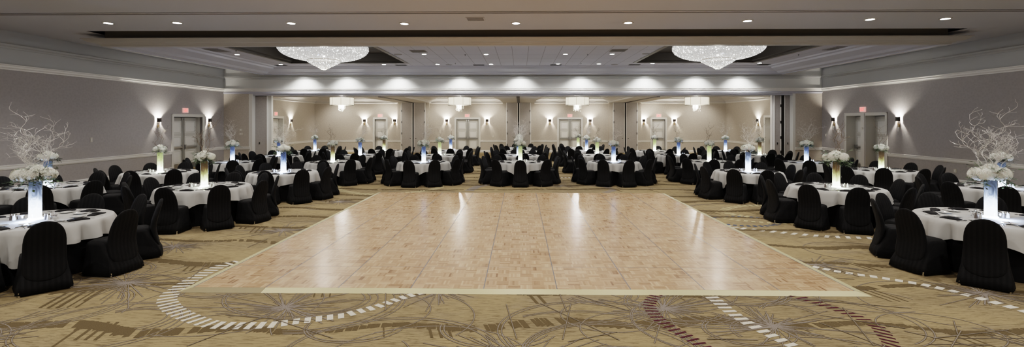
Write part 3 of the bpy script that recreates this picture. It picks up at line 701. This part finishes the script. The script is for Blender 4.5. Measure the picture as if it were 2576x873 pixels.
up, lo, rim, core, canopy = up.mesh('crystal_bowl'), lo.mesh('crystal_pendant'), rim.mesh('rim'), core.mesh('inner_bowl', True), canopy.mesh('ceiling_canopy')
for x, lb in ((-8.28, 'left'), (8.22, 'right')):
    t = thing('crystal_chandelier', 'huge tiered crystal bowl chandelier in the %s dark ceiling recess' % lb, 'chandelier', (x, 20.4, 0), 0, None)
    link('crystal_bowl', up, t); link('crystal_pendant', lo, t); link('rim', rim, t); link('inner_bowl', core, t); link('ceiling_canopy', canopy, t)
    lamp('POINT', (x, 20.4, 4.25), 35, (1, .94, .84), .06)
# drum chandeliers in the far room
NB = 8
def drum_meshes():
    s = MB(); s.lathe([(.72, -.24), (.72, .24)], M['shade'], 64, cap0=False, cap1=False); s.lathe([(.69, -.23), (.1, -.235)], M['shade'], 48, cap0=False, cap1=False)
    f = MB()
    for z in (-.24, .24): f.lathe([(.715, z - .012), (.735, z - .012), (.735, z + .012), (.715, z + .012), (.715, z - .012)], M['bronze'], 64, cap0=False, cap1=False)
    for i in range(NB):
        a = 2 * PI * (i + .35) / NB; f.tube([(.73 * cos(a), .73 * sin(a), -.24), (.73 * cos(a), .73 * sin(a), .24)], .008, .008, M['bronze'], 5)
    f.tube([(-.2, 0, .24), (-.2, 0, .45)], .01, .01, M['bronze'], 5); f.tube([(.2, 0, .24), (.2, 0, .45)], .01, .01, M['bronze'], 5); f.box((-.73, -.01, .23), (.73, .01, .25), M['bronze'])
    d = MB()
    for i in range(34):
        a = random.uniform(0, 6.28); r = .24 * math.sqrt(random.random()); L = random.uniform(.12, .36)
        x, y = r * cos(a), r * sin(a)
        d.tube([(x, y, -.24), (x, y, -.24 - L)], .005, .004, M['crystal_drop'], 3)
        d.lathe([(.0001, -.24 - L), (.018, -.26 - L), (.0001, -.29 - L)], M['crystal_drop'], 6, TR(x, y, 0))
    return s.mesh('drum_shade', True), f.mesh('shade_frame'), d.mesh('crystal_drops')
ds, df, dd = drum_meshes()
for i, x in enumerate((-11.2, -3.8, 3.55, 10.95)):
    t = thing('drum_chandelier', 'cream drum chandelier with crystal drops, %s from the left in the far room' % order[i], 'chandelier', (x, 30.4, 3.47), .15 * i, 'far room drum chandeliers')
    link('drum_shade', ds, t); link('shade_frame', df, t); link('crystal_drops', dd, t)
    lamp('POINT', (x, 30.4, 3.12), 95, (1, .94, .84), .08)
    for dx in (-1.6, 1.6): lamp('SPOT', (x + dx, 33.2, 3.88), 100, (1, .95, .88), .05, (math.radians(28), 0, 0), spot_size=2.0, spot_blend=.8)  # added spots to brighten the back wall, no fitting modelled
    for dx in (-1.5, 1.5): lamp('SPOT', (x + dx, 28.3, 3.88), 110, (1, .95, .88), .05, spot_size=2.4, spot_blend=.8)  # added fill spots for the far room, no fitting modelled

# ------------------------------------------------------------------ chair
def sring(w_, d_, cx, cy, z, N=28, p=3.2, fn=None):
    out = []
    for i in range(N):
        a = 2 * PI * i / N; c_, s_ = cos(a), sin(a)
        x = math.copysign(abs(c_) ** (2 / p), c_) * w_ / 2; y = math.copysign(abs(s_) ** (2 / p), s_) * d_ / 2
        if fn: x, y = fn(x, y, a)
        out.append((cx + x, cy + y, z))
    return out
def chair_meshes(seed):
    rnd = random.Random(seed); ph = rnd.uniform(0, 6)
    b = MB()
    secs = [(.10, .155, .03, -.345), (.26, .175, .04, -.34), (.36, .21, .05, -.33), (.42, .27, .06, -.312), (.43, .36, .075, -.285), (.425, .46, .085, -.268), (.42, .56, .085, -.28), (.415, .65, .08, -.302), (.402, .71, .075, -.320), (.378, .765, .072, -.336), (.342, .812, .068, -.350), (.295, .85, .062, -.361), (.238, .88, .055, -.37), (.168, .902, .045, -.377), (.09, .915, .03, -.381), (.015, .920, .015, -.382)]
    b.loft([sring(w_, d_, 0, cy, z, 28, 2.8) for w_, z, d_, cy in secs], M['blk'])
    s = MB()
    fold = lambda amp: (lambda x, y, a: (x * (1 + amp * sin(7 * a + ph) + amp * .6 * sin(12 * a + 2 * ph)), y * (1 + amp * sin(6 * a + ph * 2))))
    s.loft([sring(.56, .54, 0, -.125, .025, 44, 7, fold(.03)), sring(.53, .52, 0, -.12, .12, 44, 6.5, fold(.03)), sring(.48, .46, 0, -.09, .25, 44, 5.5, fold(.018)), sring(.455, .41, 0, -.06, .36, 44, 4.5, fold(.01)), sring(.445, .38, 0, -.045, .43, 44, 4.5), sring(.43, .36, 0, -.045, .465, 44, 4), sring(.37, .31, 0, -.045, .485, 44, 3.5), sring(.15, .12, 0, -.04, .492, 44, 2.5)], M['blk'])
    return b.mesh('back_cover', True), s.mesh('seat_cover', True)
CH = [chair_meshes(i) for i in range(3)]
lg = MB(); lg.lathe([(.016, 0), (.016, .012), (.011, .014), (.011, .06)], M['chrome'], 8); lg = lg.mesh('leg')

# ------------------------------------------------------------------ table linen
def white_cloth(seed, rot):
    rnd = random.Random(seed); R0 = .915; N = 180; b = MB()
    p1, p2, p3 = [rnd.uniform(0, 6) for _ in range(3)]
    rings = [[(r * cos(2 * PI * i / N), r * sin(2 * PI * i / N), .740 if r < .89 else (.7385 if r < .905 else .733)) for i in range(N)] for r in (.2, .6, .88, .903, R0)]
    K = 7
    for k in range(1, K + 1):
        t = k / K; rg = []
        for i in range(N):
            a = 2 * PI * i / N; cr = abs(cos(2 * (a - rot))) ** 7.0
            drop = .24 + .25 * cr + .014 * sin(5 * a + p1)
            fo = (.115 + .02 * cr) * (1.1 * abs(sin(9 * a + p2 + 1.3 * sin(2 * a))) ** .8 - .55) + .04 * (abs(sin(12.5 * a + p3 + sin(3 * a))) - .6) + .012 * sin(4 * a + p1)
            r = R0 + .010 + .02 * t + fo * t ** .7 + .02 * cr * t
            rg.append((r * cos(a), r * sin(a), .733 - drop * t))
        rings.append(rg)
    b.loft(rings, M['linen'], True, False)
    return b.mesh('white_tablecloth', True)
def black_cloth(seed):
    rnd = random.Random(seed); N = 96; b = MB(); p1, p2 = rnd.uniform(0, 6), rnd.uniform(0, 6)
    rings = []
    for k in range(7):
        t = k / 6
        rings.append([((.86 + t * (-.03 + .016 * sin(14 * a + p1) + .012 * sin(23 * a + p2))) * cos(a), (.86 + t * (-.03 + .016 * sin(14 * a + p1) + .012 * sin(23 * a + p2))) * sin(a), .725 - .715 * t) for a in [2 * PI * i / N for i in range(N)]])
    b.loft(rings, M['blk_plain'], True, False)
    return b.mesh('black_tablecloth', True)
WC = [white_cloth(i, i * .6) for i in range(4)]; BC = [black_cloth(i) for i in range(2)]

# table-top pieces
def lathe_mesh(name, prof, m, N=24, smooth='auto'):
    b = MB(); b.lathe(prof, m, N); return b.mesh(name, smooth)
plate_me = lathe_mesh('plate', [(.045, 0), (.05, .003), (.09, .014), (.0905, .016), (.05, .006), (.0001, .006)], M['china'], 28)
def napkin():
    b = MB()
    b.loft([[(-.12, -.05, 0), (.12, -.06, 0), (.125, .045, 0), (.02, .075, 0), (-.12, .055, 0)], [(-.12, -.05, .012), (.118, -.057, .014), (.122, .042, .012), (.02, .07, .02), (-.118, .052, .014)], [(-.1, -.035, .02), (.09, -.04, .022), (.1, .025, .02), (.02, .045, .034), (-.1, .035, .022)]], M['napkin'])
    b.loft([[(-.06, -.045, .018), (.06, -.045, .018), (.05, .03, .026), (-.05, .03, .026)], [(-.055, -.04, .028), (.055, -.04, .028), (.045, .025, .036), (-.045, .025, .036)]], M['napkin'])
    return b.mesh('napkin', True)
napkin_me = napkin()
def fork():
    b = MB(); b.box((-.004, -.1, 0), (.004, .02, .003), M['chrome']); b.loft([[(-.007, -.1, 0), (.007, -.1, 0), (.007, -.1, .003), (-.007, -.1, .003)], [(-.004, -.03, .002), (.004, -.03, .002), (.004, -.03, .005), (-.004, -.03, .005)]], M['chrome'])
    b.loft([[(-.004, .02, .001), (.004, .02, .001), (.004, .02, .004), (-.004, .02, .004)], [(-.012, .045, .004), (.012, .045, .004), (.012, .045, .007), (-.012, .045, .007)], [(-.012, .055, .003), (.012, .055, .003), (.012, .055, .006), (-.012, .055, .006)]], M['chrome'])
    for i in range(4): b.box((-.012 + i * .0067, .055, .003), (-.008 + i * .0067, .1, .006), M['chrome'])
    return b.mesh('fork')
def knife():
    b = MB(); b.loft([[(-.007, -.12, 0), (.007, -.12, 0), (.007, -.12, .004), (-.007, -.12, .004)], [(-.005, -.01, 0), (.005, -.01, 0), (.005, -.01, .005), (-.005, -.01, .005)]], M['chrome'])
    b.loft([[(-.006, -.01, 0), (.009, -.01, 0), (.009, -.01, .002), (-.006, -.01, .002)], [(-.006, .08, 0), (.01, .07, 0), (.01, .07, .002), (-.006, .08, .002)], [(-.006, .12, 0), (-.004, .118, 0), (-.004, .118, .002), (-.006, .12, .002)]], M['chrome'])
    return b.mesh('knife')
def spoon():
    b = MB(); b.loft([[(-.006, -.1, 0), (.006, -.1, 0), (.006, -.1, .003), (-.006, -.1, .003)], [(-.003, .04, .002), (.003, .04, .002), (.003, .04, .005), (-.003, .04, .005)]], M['chrome'])
    b.lathe([(.0001, 0), (.012, .002), (.019, .008), (.0185, .008), (.0001, .003)], M['chrome'], 14, TR(0, .062, 0) @ Matrix.Diagonal((1, 1.5, 1, 1)))
    return b.mesh('spoon', True)
fork_me, knife_me, spoon_me = fork(), knife(), spoon()
def shaker(m):
    a = lathe_mesh('shaker_body', [(.022, 0), (.023, .01), (.017, .055), (.014, .07)], m, 12)
    c_ = lathe_mesh('shaker_cap', [(.0155, .068), (.016, .08), (.012, .092), (.0001, .097)], M['chrome'], 12)
    return a, c_
SALT, PEPPER = shaker(M['salt']), shaker(M['pepper'])
cad = MB(); cad.lathe([(.042, 0), (.044, .05), (.04, .05), (.038, .008), (.0001, .008)], M['chrome'], 20); cad = cad.mesh('holder', 'auto')
pk = MB()
for i in range(7): pk.box((-.03, -.028 + i * .009, .01), (.03, -.023 + i * .009, .062), M['sugar'] if i % 2 else M['china'])
pk = pk.mesh('sugar_packets')
cnd = lathe_mesh('candle_glass', [(.026, 0), (.03, .004), (.035, .075), (.033, .075), (.027, .012), (.0001, .01)], M['glass'], 18)
wax = lathe_mesh('candle', [(.018, .012), (.018, .035), (.0001, .036)], M['china'], 14)
# vase
vase_glass = lathe_mesh('glass_cylinder', [(.079, .02), (.079, .60), (.0755, .60), (.0755, .03), (.0001, .03)], M['glass'], 40)
VF = {k_: lathe_mesh('filling', [(.0001, .0005), (.0735, .0005), (.0735, .53), (.0001, .531)], M['fill_' + k_], 32) for k_ in ('blue', 'silver', 'amber', 'green')}
def ledbase(m):
    b = MB(); b.lathe([(.087, 0), (.09, .004), (.09, .018), (.08, .02), (.0001, .02)], m, 32); return b.mesh('light_base', 'auto')
LB = {'w': ledbase(M['led_white']), 'g': ledbase(M['led_green'])}
# hydrangea bloom
def bloom(seed, R=.082):
    rnd = random.Random(seed); b = MB()
    b.lathe([(R * .86 * sin(PI * k_ / 8) + .0001, -R * .72 * cos(PI * k_ / 8)) for k_ in range(9)], M['petal_dark'], 14)
    n_ = 130; ga = PI * (3 - math.sqrt(5))
    for i in range(n_):
        z = 1 - 1.75 * i / n_; rr = math.sqrt(max(0, 1 - z * z)); a = i * ga
        bump = 1 + .09 * sin(3 * a + seed) * sin(4 * z + seed)
        d = Vector((rr * cos(a), rr * sin(a), z * .84)); p = d * R * bump; nrm = d.normalized()
        t1 = nrm.cross(Vector((.1, .3, 1))).normalized(); t2 = nrm.cross(t1); o = rnd.uniform(0, 1.6); s_ = rnd.uniform(.012, .017)
        for q in range(4):
            an = o + q * PI / 2; u = t1 * cos(an) + t2 * sin(an); v_ = t2 * cos(an) - t1 * sin(an)
            b.add([tuple(p), tuple(p + u * s_ + v_ * s_ * .7 + nrm * .002), tuple(p + u * s_ * 1.6 + nrm * .001), tuple(p + u * s_ - v_ * s_ * .7 + nrm * .002)], [(0, 1, 2, 3)], M['petal'])
    return b.mesh('hydrangea_bloom')
BL = [bloom(i) for i in range(3)]
def foliage(seed, spread, n_=46, dark=False):
    rnd = random.Random(seed); b = MB(); mm = M['leaf2'] if dark else M['leaf']; m_alt = (M['leaf'], M['leaf2'])
    for i in range(n_):
        a = rnd.uniform(0, 2 * PI); L0 = rnd.uniform(.12, spread); droop = rnd.uniform(-.16, .02) if i % 7 else rnd.uniform(.1, .18)
        base = Vector((.06 * cos(a), .06 * sin(a), .02)); tip = Vector((L0 * cos(a), L0 * sin(a), droop))
        d = (tip - base); n1 = 6
        for q in range(n1):
            p = base + d * ((q + 1) / n1); an = a + (1 if q % 2 else -1) * rnd.uniform(.3, 1.1); le = rnd.uniform(.045, .08)
            u = Vector((cos(an), sin(an), rnd.uniform(-.5, .3))).normalized(); v_ = u.cross(Vector((rnd.uniform(-.5, .5), rnd.uniform(-.5, .5), 1))).normalized()
            wd = le * .2
            b.add([tuple(p), tuple(p + u * le * .4 + v_ * wd), tuple(p + u * le), tuple(p + u * le * .4 - v_ * wd)], [(0, 1, 2, 3)], mm if i % 3 else m_alt[1])
        b.tube([tuple(base), tuple(tip)], .003, .0015, mm, 3)
    return b.mesh('foliage')
FO = [foliage(i, .27 + .02 * i, 64, i == 2) for i in range(3)]
def branch(seed, height, lean, curl, m, r0, subs):
    rnd = random.Random(seed); b = MB()
    def walk(p, d, L, r, depth):
        n_ = max(6, int(L / .028)); pts = [tuple(p)]; ph = rnd.uniform(0, 6); ph2 = rnd.uniform(0, 6); f1, f2 = rnd.uniform(10, 24), rnd.uniform(9, 22)
        step = L / n_; kinks = []
        for i in range(n_):
            s_ = i * step; t = i / n_
            w_ = Vector((sin(f1 * s_ + ph), cos(f2 * s_ + ph2), .45 * sin(f1 * .8 * s_ + ph2))) * curl * (.5 + .9 * t)
            jit = Vector((rnd.gauss(0, 1), rnd.gauss(0, 1), rnd.gauss(0, .7))) * (.55 if i % 3 == 0 else .12) * curl
            dd_ = (d + w_ + jit + Vector((0, 0, .18 - .4 * t * curl))).normalized()
            p = p + dd_ * step; pts.append(tuple(p)); kinks.append((p.copy(), dd_.copy(), t))
        b.tube(pts, r, max(.0012, r * .3), m, 4 if depth == 0 else 3)
        if depth < 2:
            for q in range(subs if depth == 0 else 2):
                k_ = kinks[int(rnd.uniform(.2, .92) * (n_ - 1))]
                sd = Vector((rnd.uniform(-1, 1), rnd.uniform(-1, 1), rnd.uniform(-.1, .8))).normalized()
                walk(k_[0], (k_[1] * .5 + sd * .75).normalized(), L * rnd.uniform(.22, .48) * (1 - .3 * k_[2]), r * .55, depth + 1)
    a = rnd.uniform(0, 2 * PI)
    walk(Vector((.03 * cos(a), .03 * sin(a), 0)), Vector((lean * cos(a), lean * sin(a), 1)).normalized(), height, r0, 0)
    return b.mesh('willow_branch', True)
BR = {'silver': [branch(100 + i, .72 + .1 * (i % 5), .18 + .15 * (i % 4), .95, M['twig_silver'], .0042, 8) for i in range(9)],
      'brown': [branch(200 + i, .6 + .12 * (i % 4), .12 + .14 * (i % 3), .72, M['twig_brown'], .0058, 5) for i in range(7)]}

# ------------------------------------------------------------------ tables
K1 = 1.014
T_ = [  # x, y, row, column, filling, branch kind, chair turn (deg), size
 (-7.11, 7.02, 1, 1, 'silver', 'silver', 14, 'L'), (7.02, 7.39, 1, 5, 'silver', 'silver', -9, 'L'),
 (-10.52, 10.67, 2, 0, 'silver', '', 5, 'S'), (-6.99, 10.66, 2, 1, 'amber', 'brown', 7, 'M'), (6.91, 10.77, 2, 5, 'amber', 'brown', -16, 'L'), (10.45, 10.76, 2, 6, 'silver', '', -5, 'S'),
 (-10.28, 13.73, 3, 0, 'green', 'brown', 12, 'S'), (-6.76, 13.79, 3, 1, 'blue', 'silver', 9, 'M'), (6.58, 14.18, 3, 5, 'silver', 'silver', -4, 'M'), (10.73, 14.66, 3, 6, 'amber', 'brown', 4, 'S'),
 (-10.2, 17.09, 4, 0, 'blue', 'silver', -6, 'M'), (-6.71, 17.32, 4, 1, 'amber', 'brown', 9, 'S'), (-3.44, 17.29, 4, 2, 'blue', 'silver', -10, 'M'), (0, 17.45, 4, 3, 'green', 'silver', 0, 'M'), (3.34, 17.5, 4, 4, 'blue', 'silver', 11, 'S'), (6.86, 17.8, 4, 5, 'green', 'brown', -16, 'S'), (10.12, 17.4, 4, 6, 'blue', 'silver', 8, 'M'),
 (-10.16, 20.32, 5, 0, 'blue', 'brown', 3, 'S'), (-6.9, 20.86, 5, 1, 'blue', 'silver', 12, 'S'), (-3.47, 20.92, 5, 2, 'green', 'brown', 5, 'S'), (-.08, 20.86, 5, 3, 'blue', 'silver', 9, 'M'), (3.29, 20.91, 5, 4, 'green', 'brown', -7, 'S'), (6.82, 21.1, 5, 5, 'blue', 'brown', 6, 'S'), (10.31, 21.16, 5, 6, 'amber', 'brown', -11, 'S'),
 (-10.26, 24.16, 6, 0, 'blue', 'silver', 2, 'S'), (-6.76, 24.05, 6, 1, 'amber', 'brown', -9, 'S'), (-3.48, 24.31, 6, 2, 'blue', 'brown', 10, 'S'), (-.05, 23.9, 6, 3, 'green', '', 4, 'S'), (3.27, 24.06, 6, 4, 'blue', 'silver', -3, 'S'), (6.63, 24.15, 6, 5, 'green', 'brown', 13, 'S'), (10.04, 24.01, 6, 6, 'blue', 'silver', -6, 'S'),
 (-.04, 26.9, 7, 3, 'blue', '', 9, 'S'), (3.2, 27.0, 7, 4, 'green', 'brown', -5, 'S')]
ROW = {1: 'nearest row', 2: 'second row', 3: 'third row', 4: 'fourth row', 5: 'fifth row', 6: 'sixth row', 7: 'last row'}
COL = ['outer left', 'inner left', 'left middle', 'central', 'right middle', 'inner right', 'outer right']
SEAT = ['front', 'front right', 'right front', 'right back', 'back right', 'back', 'back left', 'left back', 'left front', 'front left']
rnd = random.Random(77)
n_ch = 0
for ti, (tx, ty, row, col, fk, bk, turn, size) in enumerate(T_):
    tx *= K1; ty *= K1
    tn = '%s %s table' % (ROW[row], COL[col])
    near = row <= 3
    a0 = rnd.uniform(0, 6.28)
    thing('black_tablecloth', 'black floor-length under cloth of the ' + tn, 'tablecloth', (tx, ty, 0), a0, 'black under cloths', BC[ti % 2])
    thing('white_tablecloth', 'white draped top cloth of the ' + tn, 'tablecloth', (tx, ty, 0), a0 + .3, 'white top cloths', WC[ti % 4])
    # vase and arrangement
    vt = thing('cylinder_vase', 'tall %s glowing glass vase on the %s' % ({'blue': 'blue', 'silver': 'blue-white', 'amber': 'amber', 'green': 'yellow-green'}[fk], tn), 'vase', (tx, ty, .741), rnd.uniform(0, 6), 'glowing cylinder vases')
    warm = fk in ('amber', 'green')
    link('glass_cylinder', vase_glass, vt); link('filling', VF[fk], vt, (0, 0, .031)); link('light_base', LB['g' if warm else 'w'], vt)
    lamp('POINT', (tx + .03, ty - .17, .79), 2.5 if warm else 9.0, (.85, .95, .8) if warm else (.45, .62, 1), .03)
    fa = thing('flower_arrangement', '%s over the %s' % ({'silver': 'white hydrangeas with silver curly branches', 'brown': 'white hydrangeas with brown curly branches', '': 'white hydrangeas without branches'}[bk], tn), 'flowers', (tx, ty, 1.33), rnd.uniform(0, 6), 'hydrangea centrepieces')
    nb = {'L': 6, 'M': 5, 'S': 5}[size]; rb = {'L': .155, 'M': .12, 'S': .105}[size]; sb = {'L': 1.3, 'M': 1.15, 'S': 1.0}[size]
    for i in range(nb):
        a = 2 * PI * i / (nb - 1) + rnd.uniform(-.15, .15)
        p = (rb * cos(a), rb * sin(a), .075 + rnd.uniform(-.02, .025)) if i < nb - 1 else (0, 0, .13)
        o = link('hydrangea_bloom', BL[i % 3], fa, p, rnd.uniform(0, 6)); o.scale = (sb,) * 3; o.rotation_euler[0] = .3 * sin(a) if i < nb - 1 else 0
    o = link('foliage', FO[ti % 3], fa, (0, 0, .05)); s_ = {'L': 1.15, 'M': 1, 'S': .85}[size]; o.scale = (s_,) * 3
    if bk:
        nbr = {'silver': {'L': 11, 'M': 7, 'S': 4}, 'brown': {'L': 5, 'M': 5, 'S': 3}}[bk][size]
        for i in range(nbr):
            lib = BR[bk]; o = link('willow_branch', lib[(i + ti) % len(lib)], fa, (0, 0, .05), 2 * PI * i / nbr + rnd.uniform(-.4, .4)); q = {'L': 1.12, 'M': 1.1, 'S': 1.0}[size] * rnd.uniform(.85, 1.08); o.scale = (q,) * 3
    # condiments
    for side in ((-1, 1) if near else (1,)):
        ax, ay = (tx + side * .2, ty + side * .03)
        sd = 'left' if side < 0 else 'right'
        for (bd, cp), dx, dy, lb, nm in ((SALT, 0, -.06, 'white salt shaker', 'salt_shaker'), (PEPPER, -.055, -.045, 'dark pepper shaker', 'pepper_shaker')):
            t = thing(nm, '%s %s of the vase on the %s' % (lb, sd, tn), 'shaker', (ax + dx + side * .03, ay + dy, .741), 0, 'table shakers')
            link('shaker_body', bd, t); link('shaker_cap', cp, t)
        if near:
            t = thing('sugar_caddy', 'metal sugar caddy %s of the vase on the %s' % (sd, tn), 'caddy', (ax + side * .02, ay + .03, .741), rnd.uniform(0, 3), 'sugar caddies')
            link('holder', cad, t); link('sugar_packets', pk, t)
            t = thing('candle_holder', 'clear glass candle holder %s behind the vase on the %s' % (sd, tn), 'candle', (tx + side * .15, ty + .12, .741), 0, 'glass candle holders')
            link('candle_glass', cnd, t); link('candle', wax, t)
    # seats and settings
    for k_ in range(10):
        phi = math.radians(turn + 36 * k_)              # 0 = towards the camera, turning to the right
        jr = rnd.uniform(-.03, .05); ja = rnd.uniform(-.09, .09); jd = rnd.uniform(-.035, .035)
        ux, uy = sin(phi + jd), -cos(phi + jd)
        cx, cy = tx + ux * (1.10 + jr), ty + uy * (1.10 + jr)
        X_, Y_, D_ = px(cx, cy, .5)
        vis = -70 < X_ < 2650 and D_ > 1
        if row >= 5 and (k_ in (5,)) and col in (1, 2, 4, 5): vis_ch = False
        else: vis_ch = vis
        seat = SEAT[k_]
        if vis_ch:
            n_ch += 1
            t = thing('banquet_chair', 'black striped slip-covered chair at the %s seat of the %s' % (seat, tn), 'chair', (cx, cy, 0), math.atan2(-uy, -ux) - PI / 2 + ja, 'black covered banquet chairs')
            bm_, sm_ = CH[(ti + k_) % 3]
            link('back_cover', bm_, t); link('seat_cover', sm_, t)
            if row <= 4:
                for lx, ly in ((-.24, -.36), (.24, -.36)) if row > 2 else ((-.24, -.36), (.24, -.36), (-.24, .12), (.24, .12)): link('leg', lg, t, (lx, ly, 0))
        X_, Y_, D_ = px(tx + ux * .68, ty + uy * .68, .74)
        if not (-20 < X_ < 2600): continue
        if row >= 5 and k_ in (4, 5, 6) and col not in (3,): continue
        rot = math.atan2(-uy, -ux) - PI / 2
        def place(nm, lb, cat, me, fx, fy, r_, grp, z=.741):
            ca, sa = cos(rot), sin(rot); bx, by = tx + ux * .7, ty + uy * .7
            thing(nm, '%s at the %s seat of the %s' % (lb, seat, tn), cat, (bx + fx * ca - fy * sa, by + fx * sa + fy * ca, z), rot + r_, grp, me)
        place('napkin', 'folded black napkin', 'napkin', napkin_me, 0, 0, rnd.uniform(-.5, .5), 'folded black napkins')
        place('bread_plate', 'small white bread plate', 'plate', plate_me, -.12, .2, 0, 'white bread plates')
        if row <= 3:
            place('fork', 'silver fork', 'fork', fork_me, -.155, 0, rnd.uniform(-.1, .1), 'dinner forks')
            place('knife', 'silver knife', 'knife', knife_me, -.12, .2, rnd.uniform(-.9, -.3), 'bread knives', .758)
            place('spoon', 'silver spoon', 'spoon', spoon_me, .16, .0, rnd.uniform(-.1, .1), 'dinner spoons')
        elif row == 4:
            place('spoon', 'silver spoon', 'spoon', spoon_me, .16, .0, rnd.uniform(-.1, .1), 'dinner spoons')
print('chairs', n_ch)
# small clear glass balls on the carpet
gb = MB(); gb.lathe([(.045 * sin(PI * k_ / 10) + .0001, -.045 * cos(PI * k_ / 10)) for k_ in range(11)], M['glass'], 20); gb = gb.mesh('glass_ball', True)
thing('glass_ball', 'small clear glass ball on the carpet by the second row inner right table', 'ball', (6.58, 9.85, .048), 0, None, gb)
thing('glass_ball', 'small clear glass ball on the carpet by the third row inner right table', 'ball', (6.40, 13.4, .048), 0, None, gb)

# ------------------------------------------------------------------ world and view
wd = bpy.data.worlds.new('world'); sc.world = wd; wd.use_nodes = True
wd.node_tree.nodes['Background'].inputs[0].default_value = (.5, .5, .55, 1); wd.node_tree.nodes['Background'].inputs[1].default_value = .3
sc.view_settings.view_transform = 'Filmic'; sc.view_settings.look = 'Medium High Contrast'; sc.view_settings.exposure = .72
sc.cycles.max_bounces = 8; sc.cycles.diffuse_bounces = 4; sc.cycles.transmission_bounces = 6; sc.cycles.sample_clamp_indirect = 4.0
sc.cycles.use_denoising = True; sc.cycles.caustics_reflective = False; sc.cycles.caustics_refractive = False
